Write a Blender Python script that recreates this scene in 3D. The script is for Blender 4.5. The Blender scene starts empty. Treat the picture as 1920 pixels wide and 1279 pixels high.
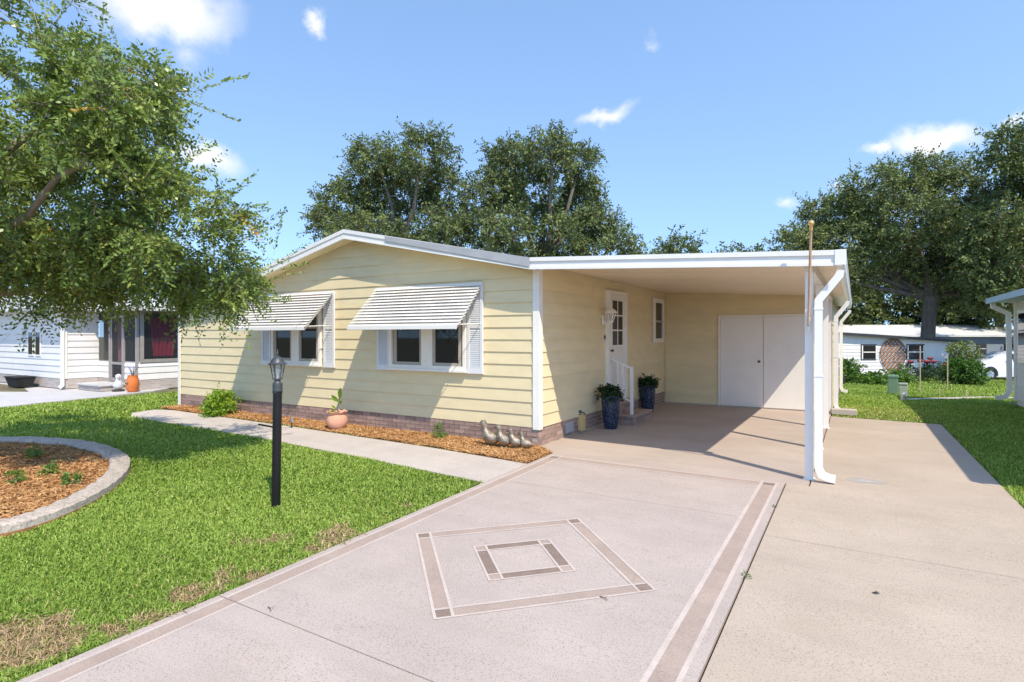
import bpy, bmesh, math, random
import numpy as np
from mathutils import Vector, Matrix

S = bpy.context.scene
COL = S.collection
random.seed(7)
RNG = np.random.default_rng(11)

# ------------------------------------------------------------------ camera
YAW = math.radians(31.2)
CS, SN = math.cos(YAW), math.sin(YAW)
cam_d = bpy.data.cameras.new('camera')
cam_d.sensor_width = 36.0
cam_d.lens = 1064.0 / 1920.0 * 36.0
cam_d.shift_y = -10.5 / 1920.0
cam_d.clip_start = 0.05
cam_d.clip_end = 3000
cam = bpy.data.objects.new('camera', cam_d)
cam.location = (0, 0, 1.6)
cam.rotation_euler = (math.pi / 2, 0, YAW)
COL.objects.link(cam)
S.camera = cam

# ------------------------------------------------------------------ light
SUN_DIR = Vector((-1.53, 1.0, -2.2)).normalized()      # the way the light travels
sun_d = bpy.data.lights.new('sun', 'SUN')
sun_d.energy = 2.6
sun_d.angle = math.radians(0.53)
sun_d.color = (1.0, 0.91, 0.76)
sun = bpy.data.objects.new('sun', sun_d)
sun.rotation_euler = SUN_DIR.to_track_quat('-Z', 'Y').to_euler()
sun.location = (10, -8, 20)
COL.objects.link(sun)

S.view_settings.view_transform = 'Standard'
S.view_settings.look = 'None'
S.view_settings.gamma = 1.0
S.view_settings.use_curve_mapping = False
S.view_settings.exposure = 1.03
S.cycles.max_bounces = 7
S.cycles.diffuse_bounces = 5
S.cycles.transparent_max_bounces = 12

def pix_dir(px, py):
    r = (px - 960.0) / 1064.0
    u = -(py - 629.0) / 1064.0
    return Vector((CS * r - SN, SN * r + CS, u)).normalized()

def make_world():
    w = bpy.data.worlds.new('World')
    S.world = w
    w.use_nodes = True
    nt = w.node_tree
    nt.nodes.clear()
    N = nt.nodes.new
    L = nt.links.new
    out = N('ShaderNodeOutputWorld')
    bg = N('ShaderNodeBackground')
    bg.inputs['Strength'].default_value = 0.15
    sky = N('ShaderNodeTexSky')
    sky.sky_type = 'NISHITA'
    sky.sun_disc = False
    to_sun = -SUN_DIR
    sky.sun_elevation = math.asin(to_sun.z)
    sky.sun_rotation = math.atan2(to_sun.x, to_sun.y)
    sky.air_density = 1.3
    sky.dust_density = 0.0
    sky.ozone_density = 3.0
    tc = N('ShaderNodeTexCoord')
    up = N('ShaderNodeVectorMath'); up.operation = 'ADD'; up.inputs[1].default_value = (0, 0, 0.24)
    L(tc.outputs['Generated'], up.inputs[0])
    nz = N('ShaderNodeVectorMath'); nz.operation = 'NORMALIZE'; L(up.outputs[0], nz.inputs[0])
    L(nz.outputs[0], sky.inputs['Vector'])       # a clear, haze free horizon
    # clouds: small fair-weather puffs spread over the whole sky
    n1 = N('ShaderNodeTexNoise'); n1.inputs['Scale'].default_value = 18; n1.inputs['Detail'].default_value = 5; n1.inputs['Roughness'].default_value = .62
    L(tc.outputs['Generated'], n1.inputs['Vector'])
    off = N('ShaderNodeVectorMath'); off.operation = 'SUBTRACT'
    L(n1.outputs['Color'], off.inputs[0]); off.inputs[1].default_value = (0.5, 0.5, 0.5)
    scl = N('ShaderNodeVectorMath'); scl.operation = 'SCALE'; scl.inputs['Scale'].default_value = 0.05
    L(off.outputs[0], scl.inputs[0])
    dirn = N('ShaderNodeVectorMath'); dirn.operation = 'ADD'
    L(tc.outputs['Generated'], dirn.inputs[0]); L(scl.outputs[0], dirn.inputs[1])
    blobs = [  # px, py, half width, half height (in view tangent units), tilt, strength
        (300, 10, .105, .034, 0.05, 1.0), (590, 52, .017, .012, .2, .7), (1140, 214, .052, .012, .32, .75),
        (1748, 262, .062, .020, -.05, 1.0), (1650, 281, .026, .012, 0, .8), (1478, 383, .020, .010, 0, .5),
        (385, 292, .065, .024, -.3, .8), (1905, 228, .022, .012, 0, .6), (1225, 85, .015, .008, 0, .35),
        (345, 100, .03, .02, 0, .4), (1575, 352, .02, .010, 0, .5), (60, 340, .06, .03, 0, .8)]
    rr = random.Random(3)
    dirs = [(pix_dir(b[0], b[1]),) + b[2:] for b in blobs]
    for k in range(4):                                  # the same kind of puff in the rest of the sky
        az = math.radians(110 + k * 60 + rr.uniform(-10, 10)) + 1.2
        el = math.radians(rr.uniform(14, 45))
        dirs.append((Vector((math.cos(az) * math.cos(el), math.sin(az) * math.cos(el), math.sin(el))),
                     rr.uniform(.04, .12), rr.uniform(.015, .04), rr.uniform(-.2, .2), rr.uniform(.6, 1)))
    acc = None
    for d, a, b, tilt, st in dirs:
        u = d.cross(Vector((0, 0, 1))).normalized()
        v = u.cross(d).normalized()
        uu = u * math.cos(tilt) + v * math.sin(tilt)
        vv = v * math.cos(tilt) - u * math.sin(tilt)
        R = Matrix((uu, vv, d)).transposed()
        mp = N('ShaderNodeMapping'); mp.vector_type = 'TEXTURE'
        mp.inputs['Location'].default_value = d
        mp.inputs['Rotation'].default_value = R.to_euler('XYZ')
        mp.inputs['Scale'].default_value = (a * 1.15, b * 1.15, .8)
        L(dirn.outputs[0], mp.inputs['Vector'])
        gr = N('ShaderNodeTexGradient'); gr.gradient_type = 'SPHERICAL'
        L(mp.outputs[0], gr.inputs['Vector'])
        ml = N('ShaderNodeMath'); ml.operation = 'MULTIPLY'; ml.inputs[1].default_value = st
        L(gr.outputs['Fac'], ml.inputs[0])
        if acc is None:
            acc = ml.outputs[0]
        else:
            mx = N('ShaderNodeMath'); mx.operation = 'MAXIMUM'
            L(acc, mx.inputs[0]); L(ml.outputs[0], mx.inputs[1])
            acc = mx.outputs[0]
    mr = N('ShaderNodeMapRange'); mr.interpolation_type = 'SMOOTHSTEP'
    mr.inputs['From Min'].default_value = 0.0; mr.inputs['From Max'].default_value = 0.9
    L(acc, mr.inputs['Value'])
    acc = mr.outputs[0]
    mix = N('ShaderNodeMix'); mix.data_type = 'RGBA'
    L(acc, mix.inputs['Factor'])
    L(sky.outputs['Color'], mix.inputs['A'])
    mix.inputs['B'].default_value = (4.1, 4.0, 3.95, 1)
    L(mix.outputs['Result'], bg.inputs['Color'])
    L(bg.outputs[0], out.inputs['Surface'])
make_world()

# ------------------------------------------------------------------ materials
MATS = {}
def new_mat(name):
    m = bpy.data.materials.new(name)
    m.use_nodes = True
    nt = m.node_tree
    nt.nodes.clear()
    out = nt.nodes.new('ShaderNodeOutputMaterial')
    p = nt.nodes.new('ShaderNodeBsdfPrincipled')
    nt.links.new(p.outputs[0], out.inputs['Surface'])
    MATS[name] = m
    return m, nt, p, out

def rgb(c):
    return (c[0], c[1], c[2], 1.0)

def noise(nt, vec, scale, detail=4, rough=.55, dist=0):
    n = nt.nodes.new('ShaderNodeTexNoise')
    n.inputs['Scale'].default_value = scale
    n.inputs['Detail'].default_value = detail
    n.inputs['Roughness'].default_value = rough
    n.inputs['Distortion'].default_value = dist
    nt.links.new(vec, n.inputs['Vector'])
    return n

def ramp(nt, fac, stops):
    r = nt.nodes.new('ShaderNodeValToRGB')
    e = r.color_ramp.elements
    while len(e) < len(stops):
        e.new(0.5)
    for el, (pos, c) in zip(e, stops):
        el.position = pos
        el.color = rgb(c) if not isinstance(c, (int, float)) else (c, c, c, 1)
    nt.links.new(fac, r.inputs['Fac'])
    return r

def mixc(nt, fac, a, b, mode='MIX'):
    m = nt.nodes.new('ShaderNodeMix')
    m.data_type = 'RGBA'
    m.blend_type = mode
    for key, val in (('Factor', fac), ('A', a), ('B', b)):
        if isinstance(val, bpy.types.NodeSocket):
            nt.links.new(val, m.inputs[key])
        elif key == 'Factor':
            m.inputs[key].default_value = val
        else:
            m.inputs[key].default_value = rgb(val)
    return m.outputs['Result']

def bump(nt, p, height, strength, dist=0.01):
    b = nt.nodes.new('ShaderNodeBump')
    b.inputs['Strength'].default_value = strength
    b.inputs['Distance'].default_value = dist
    nt.links.new(height, b.inputs['Height'])
    nt.links.new(b.outputs[0], p.inputs['Normal'])

def pos_of(nt, world=True):
    if world:
        g = nt.nodes.new('ShaderNodeNewGeometry')
        return g.outputs['Position']
    return nt.nodes.new('ShaderNodeTexCoord').outputs['Object']

def pmat(name, col, rough=.6, var=.12, scale=6., bumps=0., bscale=60., metallic=0., spec=.4, world=False, dirt=None, stretch=None, rand=0.):
    m, nt, p, out = new_mat(name)
    v = pos_of(nt, world)
    if stretch:
        mp = nt.nodes.new('ShaderNodeMapping')
        mp.inputs['Scale'].default_value = stretch
        nt.links.new(v, mp.inputs['Vector'])
        v = mp.outputs[0]
    n = noise(nt, v, scale, 5)
    lo = [c * (1 - var) for c in col]
    hi = [min(1, c * (1 + var)) for c in col]
    c = ramp(nt, n.outputs['Fac'], [(0.3, lo), (0.7, hi)]).outputs['Color']
    if dirt:
        n2 = noise(nt, v, dirt[1], 6, .65)
        r2 = ramp(nt, n2.outputs['Fac'], [(dirt[2], 0.0), (min(1, dirt[2] + .25), 1.0)])
        mm = nt.nodes.new('ShaderNodeMath'); mm.operation = 'MULTIPLY'; mm.inputs[1].default_value = dirt[3]
        nt.links.new(r2.outputs['Color'], mm.inputs[0])
        c = mixc(nt, mm.outputs[0], c, dirt[0])
    if rand:
        oi = nt.nodes.new('ShaderNodeObjectInfo')
        mr = nt.nodes.new('ShaderNodeMapRange')
        mr.inputs['To Min'].default_value = 1 - rand; mr.inputs['To Max'].default_value = 1 + rand
        nt.links.new(oi.outputs['Random'], mr.inputs['Value'])
        vm = nt.nodes.new('ShaderNodeVectorMath'); vm.operation = 'SCALE'
        nt.links.new(c, vm.inputs[0]); nt.links.new(mr.outputs[0], vm.inputs['Scale'])
        c = vm.outputs[0]
    nt.links.new(c, p.inputs['Base Color'])
    p.inputs['Roughness'].default_value = rough
    p.inputs['Metallic'].default_value = metallic
    p.inputs['Specular IOR Level'].default_value = spec
    if bumps:
        nb = noise(nt, v, bscale, 4)
        bump(nt, p, nb.outputs['Fac'], bumps)
    return m

def concrete(name, col, speck=.5, stain=(.45, .36, .28), stain_amt=.35, sscale=.9, spk_scale=110.):
    m, nt, p, out = new_mat(name)
    v = pos_of(nt, True)
    n1 = noise(nt, v, sscale, 6, .6)
    base = ramp(nt, n1.outputs['Fac'], [(.3, [c * .88 for c in col]), (.7, [min(1, c * 1.07) for c in col])]).outputs['Color']
    n2 = noise(nt, v, sscale * 2.7, 7, .68, .4)
    st = ramp(nt, n2.outputs['Fac'], [(.5, 0.0), (.78, stain_amt)])
    base = mixc(nt, st.outputs['Color'], base, stain)
    mp = nt.nodes.new('ShaderNodeMapping'); mp.inputs['Scale'].default_value = (.55, 2.6, 1)
    mp.inputs['Rotation'].default_value = (0, 0, .12)
    nt.links.new(v, mp.inputs['Vector'])
    n3 = noise(nt, mp.outputs[0], 1.6, 7, .7)
    sk = ramp(nt, n3.outputs['Fac'], [(.36, .22), (.52, 0.0)])
    base = mixc(nt, sk.outputs['Color'], base, [c * .72 for c in col])
    sp = noise(nt, v, spk_scale, 2, .5)
    dk = ramp(nt, sp.outputs['Fac'], [(.55, 0.0), (.66, speck)])
    base = mixc(nt, dk.outputs['Color'], base, [c * .38 for c in col])
    sp2 = noise(nt, v, spk_scale * 1.7, 2, .5)
    lt = ramp(nt, sp2.outputs['Fac'], [(.60, 0.0), (.68, speck * .8)])
    base = mixc(nt, lt.outputs['Color'], base, [min(.9, c * 1.4) for c in col])
    nt.links.new(base, p.inputs['Base Color'])
    p.inputs['Roughness'].default_value = .85
    p.inputs['Specular IOR Level'].default_value = .25
    bump(nt, p, sp2.outputs['Fac'], .15, .002)
    return m

def leafmat(name, dark, mid, light, trans=.3, rough=.45, odd=None):
    """leaf-to-leaf colour comes from the 'tint' attribute, one random value for each leaf"""
    m, nt, p, out = new_mat(name)
    at = nt.nodes.new('ShaderNodeAttribute'); at.attribute_name = 'tint'
    stops = [(0.0, dark), (.5, mid), (.93, light)]
    if odd:
        stops.append((1.0, odd))
    c = ramp(nt, at.outputs['Fac'], stops).outputs['Color']
    nt.links.new(c, p.inputs['Base Color'])
    p.inputs['Roughness'].default_value = rough
    p.inputs['Specular IOR Level'].default_value = .35
    tr = nt.nodes.new('ShaderNodeBsdfTranslucent')
    c2 = mixc(nt, 1.0, c, (1.1, 1.15, .5), 'MULTIPLY')
    nt.links.new(c2, tr.inputs['Color'])
    mx = nt.nodes.new('ShaderNodeMixShader'); mx.inputs[0].default_value = trans
    nt.links.new(p.outputs[0], mx.inputs[1]); nt.links.new(tr.outputs[0], mx.inputs[2])
    nt.links.new(mx.outputs[0], out.inputs['Surface'])
    return m

def glassmat(name, tint, opacity=.9, rough=.03):
    m, nt, p, out = new_mat(name)
    p.inputs['Base Color'].default_value = rgb(tint)
    p.inputs['Roughness'].default_value = rough
    p.inputs['Specular IOR Level'].default_value = .5
    tr = nt.nodes.new('ShaderNodeBsdfTransparent')
    mx = nt.nodes.new('ShaderNodeMixShader'); mx.inputs[0].default_value = opacity
    nt.links.new(tr.outputs[0], mx.inputs[1]); nt.links.new(p.outputs[0], mx.inputs[2])
    nt.links.new(mx.outputs[0], out.inputs['Surface'])
    return m

CREAM = (.76, .635, .39)
M = {}
M['siding'] = pmat('cream_siding', CREAM, .55, .05, 2.5, .25, 90, world=True, stretch=(1, 1, 3), dirt=((.63, .51, .28), 1.3, .60, .3), rand=.03)
M['white'] = pmat('white_paint', (.86, .81, .73), .4, .04, 5, .05, 40, world=True, dirt=((.55, .52, .47), 2.2, .62, .4))
M['white_metal'] = pmat('white_enamel_metal', (.84, .81, .765), .32, .03, 4, world=True, dirt=((.55, .52, .46), 3.0, .64, .45))
M['grey_metal'] = pmat('grey_flashing', (.42, .42, .43), .5, .08, 5, world=True)
M['ceiling'] = pmat('carport_ceiling_paint', (.84, .70, .53), .38, .05, 1.2, world=True, dirt=((.55, .48, .40), 1.6, .58, .35), rand=.03)
M['brick'] = pmat('brown_brick', (.33, .222, .185), .85, .22, 25, .5, 90, rand=.24)
M['mortar'] = pmat('mortar', (.42, .37, .33), .9, .12, 40, .5, 90, world=True)
M['shingle'] = pmat('grey_shingle', (.30, .29, .28), .9, .25, 18, .5, 50, world=True)
M['shutter'] = pmat('shutter_white', (.72, .72, .73), .45, .03, 5)
M['sash'] = pmat('beige_sash', (.42, .37, .31), .45, .06, 6)
M['glass'] = glassmat('window_glass', (.012, .013, .014), 1.0, .03)
M['screen'] = glassmat('insect_screen', (.03, .03, .035), .38, .5)
M['drive'] = concrete('pink_speckled_coating', (.485, .395, .34), .6, (.40, .31, .25), .45, spk_scale=125)
M['slab'] = concrete('tan_concrete', (.495, .395, .305), .55, (.41, .315, .225), .5, .7, spk_scale=110)
M['carfloor'] = concrete('carport_floor_coating', (.48, .39, .325), .5, (.39, .30, .24), .45, .8)
M['walk'] = concrete('walkway_concrete', (.55, .475, .41), .5, (.41, .335, .265), .45, 1.4)
M['band'] = concrete('taupe_band_paint', (.42, .315, .255), .4, (.48, .38, .32), .5, 3.)
M['band_dark'] = concrete('brown_block_paint', (.255, .185, .145), .35, (.40, .30, .245), .45, 3.)
M['line'] = concrete('pale_line_paint', (.58, .48, .415), .25, (.49, .39, .325), .75, 4.)
M['kerb'] = concrete('weathered_kerb_concrete', (.52, .44, .37), .7, (.17, .14, .11), .95, 6.5, 45)
M['pale_pad'] = concrete('pale_blue_concrete', (.56, .53, .51), .25, (.45, .43, .41), .3)
M['soil'] = pmat('soil', (.16, .125, .075), .95, .4, 3, .8, 30, world=True, dirt=((.10, .13, .04), 1.1, .42, .8))
M['gap'] = pmat('joint_dirt', (.06, .05, .04), .95, .3, 30)
M['black'] = pmat('black_satin_paint', (.010, .010, .011), .32, .2, 9, .1, 30)
M['dark_metal'] = pmat('grey_black_cast_metal', (.09, .095, .10), .45, .25, 20, .3, 60, metallic=.4)
M['lamp_glass'] = glassmat('lantern_glass', (.55, .58, .6), .25, .05)
M['terracotta'] = pmat('terracotta', (.62, .33, .22), .8, .12, 8, .2, 40, dirt=((.75, .55, .45), 6, .55, .5))
M['bark'] = pmat('grey_bark', (.15, .125, .10), .9, .3, 9, .8, 25, world=True, stretch=(1, 1, .3))
M['bark_light'] = pmat('pale_elm_bark', (.33, .27, .21), .85, .3, 16, .7, 40, world=True, stretch=(1, 1, .4), dirt=((.35, .17, .09), 7, .52, .7))
M['leaf_elm'] = leafmat('elm_leaf', (.085, .138, .030), (.195, .27, .058), (.42, .47, .12), .24, .30, (.55, .26, .04))
M['leaf_oak'] = leafmat('oak_leaf', (.064, .092, .026), (.135, .176, .050), (.245, .285, .09), .18, .5)
M['leaf_lime'] = leafmat('lime_shrub_leaf', (.10, .19, .015), (.22, .36, .03), (.45, .55, .06), .35, .4)
M['leaf_dark'] = leafmat('dark_shrub_leaf', (.012, .030, .010), (.022, .055, .016), (.05, .10, .03), .25, .4)
M['leaf_mid'] = leafmat('garden_leaf', (.04, .09, .015), (.08, .17, .03), (.18, .30, .05), .3, .45)
M['grass'] = leafmat('grass_blade', (.11, .19, .02), (.285, .415, .06), (.51, .59, .15), .28, .5, (.55, .42, .21))
M['straw'] = leafmat('dry_grass', (.30, .19, .10), (.50, .345, .19), (.68, .53, .33), .2, .8)
M['mulch'] = leafmat('pine_straw_mulch', (.28, .125, .045), (.55, .29, .115), (.74, .48, .23), .1, .85)
M['mulch_bed'] = pmat('mulch_under', (.30, .14, .055), .95, .4, 14, .9, 40, world=True)
M['rose'] = pmat('dark_red_petal', (.22, .012, .02), .6, .3, 20)
M['pot'] = None
M['pewter'] = pmat('aged_pewter', (.36, .31, .24), .42, .35, 20, .8, 60, metallic=.7, dirt=((.10, .07, .045), 14, .46, .85))
M['gold'] = pmat('gold_paint', (.70, .44, .16), .35, .2, 20, metallic=.5)
M['pole_wood'] = pmat('varnished_pole_wood', (.50, .30, .16), .5, .25, 12, .2, 40, stretch=(1, 1, .15), dirt=((.66, .55, .45), 8, .5, .7))
M['nb_white'] = pmat('neighbour_white_siding', (.72, .69, .66), .55, .04, 3, .1, 60, world=True, rand=.03)
M['nb_grey'] = pmat('neighbour_grey_siding', (.60, .61, .62), .55, .05, 3, .1, 60, world=True, rand=.03)
M['nb_brick'] = None
M['blue_trim'] = pmat('pale_blue_trim', (.36, .50, .60), .5, .06, 4, world=True)
M['blue_grey'] = pmat('blue_grey_wall', (.22, .26, .30), .6, .06, 4, world=True)
M['white_roof'] = pmat('white_roof_membrane', (.66, .65, .62), .7, .08, 1.5, world=True, dirt=((.36, .34, .31), 1.1, .55, .7))
M['dark_trim'] = pmat('black_eave_edge', (.035, .035, .04), .6, .2, 9, world=True)
M['curtain'] = pmat('crimson_curtain', (.62, .05, .12), .8, .15, 8)
M['curtain_pink'] = pmat('pink_curtain', (.75, .32, .36), .8, .15, 8)
M['porch_frame'] = pmat('porch_frame_grey', (.30, .27, .25), .5, .1, 6)
M['lattice'] = pmat('redwood_lattice', (.25, .11, .055), .75, .2, 14)
M['util_green'] = pmat('utility_green', (.16, .27, .17), .5, .1, 6, dirt=((.35, .40, .33), 7, .6, .4))
M['util_pale'] = pmat('utility_pale_green', (.36, .42, .33), .5, .1, 6)
M['pvc'] = pmat('pvc_white', (.72, .71, .68), .4, .05, 6)
M['car_paint'] = pmat('white_car_paint', (.74, .76, .80), .12, .01, 2, spec=.6)
M['tyre'] = pmat('tyre_rubber', (.02, .02, .02), .8, .2, 20)
M['rim'] = pmat('alloy_rim', (.55, .56, .58), .3, .05, 10, metallic=.9)
M['orange'] = pmat('orange_ceramic', (.62, .17, .04), .5, .15, 9)
M['stake'] = pmat('wood_stake', (.50, .40, .27), .8, .2, 15)
M['yellow_box'] = pmat('tan_utility_box', (.66, .47, .20), .55, .1, 8)
M['door_white'] = pmat('door_white', (.82, .78, .73), .4, .03, 4, world=True)

def pot_material():
    m, nt, p, out = new_mat('blue_mosaic_glaze')
    v = pos_of(nt, False)
    vo = nt.nodes.new('ShaderNodeTexVoronoi'); vo.inputs['Scale'].default_value = 42
    nt.links.new(v, vo.inputs['Vector'])
    r = ramp(nt, vo.outputs['Distance'], [(.0, (.10, .15, .22)), (.36, (.035, .065, .12)), (.5, (.008, .018, .04))])
    nt.links.new(r.outputs['Color'], p.inputs['Base Color'])
    p.inputs['Roughness'].default_value = .16
    b = nt.nodes.new('ShaderNodeBump'); b.inputs['Strength'].default_value = .7; b.inputs['Distance'].default_value = .006; b.invert = True
    nt.links.new(vo.outputs['Distance'], b.inputs['Height']); nt.links.new(b.outputs[0], p.inputs['Normal'])
    return m
M['pot'] = pot_material()

def brick_tex(name, c1, c2, mortar, axis):
    """brickwork too far away to tell the bricks apart"""
    m, nt, p, out = new_mat(name)
    v = pos_of(nt, True)
    sx = nt.nodes.new('ShaderNodeSeparateXYZ'); nt.links.new(v, sx.inputs[0])
    ad = nt.nodes.new('ShaderNodeMath'); ad.operation = 'ADD'
    nt.links.new(sx.outputs[0], ad.inputs[0]); nt.links.new(sx.outputs[1], ad.inputs[1])
    cx = nt.nodes.new('ShaderNodeCombineXYZ')
    nt.links.new(ad.outputs[0], cx.inputs[0]); nt.links.new(sx.outputs[2], cx.inputs[1])
    bt = nt.nodes.new('ShaderNodeTexBrick')
    bt.inputs['Scale'].default_value = 1.0
    bt.inputs['Brick Width'].default_value = .20; bt.inputs['Row Height'].default_value = .066
    bt.inputs['Mortar Size'].default_value = .005
    bt.inputs['Color1'].default_value = rgb(c1); bt.inputs['Color2'].default_value = rgb(c2); bt.inputs['Mortar'].default_value = rgb(mortar)
    nt.links.new(cx.outputs[0], bt.inputs['Vector'])
    nt.links.new(bt.outputs['Color'], p.inputs['Base Color'])
    p.inputs['Roughness'].default_value = .9
    bump(nt, p, bt.outputs['Fac'], -.4, .006)
    return m
M['nb_brick'] = brick_tex('neighbour_brick', (.46, .40, .36), (.36, .31, .28), (.50, .47, .44), 0)

# ------------------------------------------------------------------ mesh helpers
ORG = {}
class MB:
    def __init__(self, frame=None):
        self.v = []; self.f = []
        self.fr = frame          # (origin, ux, uy) : local (a, b, z) -> world
    def add(self, pts, faces):
        n = len(self.v)
        if self.fr:
            o, ux, uy = self.fr
            pts = [(o[0] + ux[0] * a + uy[0] * b, o[1] + ux[1] * a + uy[1] * b, o[2] + c) for a, b, c in pts]
        self.v += [tuple(p) for p in pts]
        self.f += [tuple(i + n for i in f) for f in faces]
        return self
    def hexa(self, b, t):
        return self.add(list(b) + list(t), [(3, 2, 1, 0), (4, 5, 6, 7), (0, 1, 5, 4), (1, 2, 6, 5), (2, 3, 7, 6), (3, 0, 4, 7)])
    def box(self, x0, x1, y0, y1, z0, z1):
        return self.hexa([(x0, y0, z0), (x1, y0, z0), (x1, y1, z0), (x0, y1, z0)], [(x0, y0, z1), (x1, y0, z1), (x1, y1, z1), (x0, y1, z1)])
    def prism(self, poly, off):
        n = len(poly)
        top = [tuple(p[i] + off[i] for i in range(3)) for p in poly]
        f = [tuple(range(n - 1, -1, -1)), tuple(range(n, 2 * n))]
        f += [(i, (i + 1) % n, (i + 1) % n + n, i + n) for i in range(n)]
        return self.add(list(poly) + top, f)
    def sheet(self, poly):
        return self.add(poly, [tuple(range(len(poly)))])
    def tube(self, path, r, n=8, cap=True, asp=None):
        path = [Vector(p) for p in path]
        rs = r if isinstance(r, (list, tuple)) else [r] * len(path)
        pts = []; prev = None
        for i, p in enumerate(path):
            d = (path[min(i + 1, len(path) - 1)] - path[max(i - 1, 0)])
            d = d.normalized() if d.length > 1e-9 else Vector((0, 0, 1))
            if prev is None:
                a = d.orthogonal().normalized()
            else:
                a = prev - d * prev.dot(d)
                a = a.normalized() if a.length > 1e-6 else d.orthogonal().normalized()
            prev = a
            b = d.cross(a)
            for k in range(n):
                t = 2 * math.pi * k / n
                pts.append(p + (a * math.cos(t) + b * math.sin(t)) * rs[i])
        m = len(path)
        f = [(i * n + k, i * n + (k + 1) % n, (i + 1) * n + (k + 1) % n, (i + 1) * n + k) for i in range(m - 1) for k in range(n)]
        if cap:
            f += [tuple(range(n - 1, -1, -1)), tuple((m - 1) * n + k for k in range(n))]
        return self.add(pts, f)
    def rect_sweep(self, path, w, h, side):
        """rectangular pipe; `side` is the fixed width direction"""
        path = [Vector(p) for p in path]; s = Vector(side).normalized(); pts = []
        for i, p in enumerate(path):
            if i == 0: d = path[1] - p
            elif i == len(path) - 1: d = p - path[i - 1]
            else: d = (path[i + 1] - p).normalized() + (p - path[i - 1]).normalized()
            d.normalize()
            u = s.cross(d).normalized()
            k = 1.0
            if 0 < i < len(path) - 1:
                k = 1 / max(.5, d.dot((p - path[i - 1]).normalized()))
            for a, b in ((-1, -1), (1, -1), (1, 1), (-1, 1)):
                pts.append(p + s * (a * w / 2) + u * (b * h / 2 * k))
        m = len(path)
        f = [(i * 4 + k, i * 4 + (k + 1) % 4, (i + 1) * 4 + (k + 1) % 4, (i + 1) * 4 + k) for i in range(m - 1) for k in range(4)]
        f += [(3, 2, 1, 0), tuple((m - 1) * 4 + k for k in range(4))]
        return self.add(pts, f)
    def lathe(self, prof, c, n=24, wob=None, cap=True):
        pts = []
        for j, (r, z) in enumerate(prof):
            for k in range(n):
                t = 2 * math.pi * k / n
                rr = r * (wob(j, t)[0] if wob else 1); dz = wob(j, t)[1] if wob else 0
                pts.append((c[0] + rr * math.cos(t), c[1] + rr * math.sin(t), c[2] + z + dz))
        m = len(prof)
        f = [(i * n + k, i * n + (k + 1) % n, (i + 1) * n + (k + 1) % n, (i + 1) * n + k) for i in range(m - 1) for k in range(n)]
        if cap:
            f += [tuple(range(n - 1, -1, -1)), tuple((m - 1) * n + k for k in range(n))]
        return self.add(pts, f)
    def mesh(self, name, mat, origin=(0, 0, 0), smooth=False, bevel=0.):
        me = bpy.data.meshes.new(name)
        me.from_pydata([(a - origin[0], b - origin[1], c - origin[2]) for a, b, c in self.v], [], self.f)
        bm = bmesh.new(); bm.from_mesh(me)
        bmesh.ops.recalc_face_normals(bm, faces=bm.faces)
        if bevel:
            bmesh.ops.bevel(bm, geom=list(bm.edges), offset=bevel, segments=2, affect='EDGES', profile=.6)
        bm.to_mesh(me); bm.free()
        me.materials.append(mat)
        if smooth:
            me.polygons.foreach_set('use_smooth', [True] * len(me.polygons))
            try:
                me.set_sharp_from_angle(angle=math.radians(40))
            except Exception:
                pass
        return me
    def build(self, name, mat, parent=None, origin=None, smooth=False, bevel=0.):
        po = ORG[parent.name] if parent else Vector((0, 0, 0))
        o = Vector(origin) if origin is not None else po.copy()
        return link(name, self.mesh(name, mat, o, smooth, bevel), parent, o)

def link(name, me, parent=None, loc=(0, 0, 0), rot=None):
    ob = bpy.data.objects.new(name, me)
    COL.objects.link(ob)
    po = ORG[parent.name] if parent else Vector((0, 0, 0))
    ob.parent = parent
    ob.location = Vector(loc) - po
    if rot: ob.rotation_euler = rot
    ORG[ob.name] = Vector(loc)
    return ob

def tag(o, label=None, cat=None, group=None, kind=None):
    if label: o['label'] = label
    if cat: o['category'] = cat
    if group: o['group'] = group
    if kind: o['kind'] = kind
    return o

def thing(name, label, cat, loc, group=None):
    o = bpy.data.objects.new(name, None)
    o.empty_display_size = .1
    COL.objects.link(o)
    o.location = loc
    ORG[o.name] = Vector(loc)
    return tag(o, label, cat, group)

def copy_tree(o, parent=None, loc=None, rz=None):
    c = o.copy(); COL.objects.link(c); c.parent = parent
    if loc is not None: c.location = loc
    if rz is not None: c.rotation_euler = (0, 0, rz)
    for ch in o.children:
        copy_tree(ch, c)
    return c

def np_mesh(name, V, F, mat, tint=None, smooth=False, fsize=4):
    me = bpy.data.meshes.new(name)
    V = np.asarray(V, dtype=np.float32); F = np.asarray(F, dtype=np.int32)
    me.vertices.add(len(V)); me.vertices.foreach_set('co', V.ravel())
    me.loops.add(F.size); me.loops.foreach_set('vertex_index', F.ravel())
    me.polygons.add(len(F))
    me.polygons.foreach_set('loop_start', np.arange(0, F.size, fsize, dtype=np.int32))
    if smooth: me.polygons.foreach_set('use_smooth', np.ones(len(F), dtype=bool))
    if tint is not None:
        a = me.attributes.new('tint', 'FLOAT', 'POINT')
        a.data.foreach_set('value', np.asarray(tint, dtype=np.float32))
    me.materials.append(mat)
    me.update(calc_edges=True)
    return me

def gz(x, y):
    if y < 6.8: return 0.017 * (y - 6.8)
    if y > 14: return max(-0.75, -(y - 14) * 0.028)
    return 0.0
def gzn(y):
    y = np.asarray(y)
    return np.where(y < 6.8, 0.017 * (y - 6.8), np.where(y > 14, np.maximum(-.75, -(y - 14) * .028), 0.0))

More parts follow.
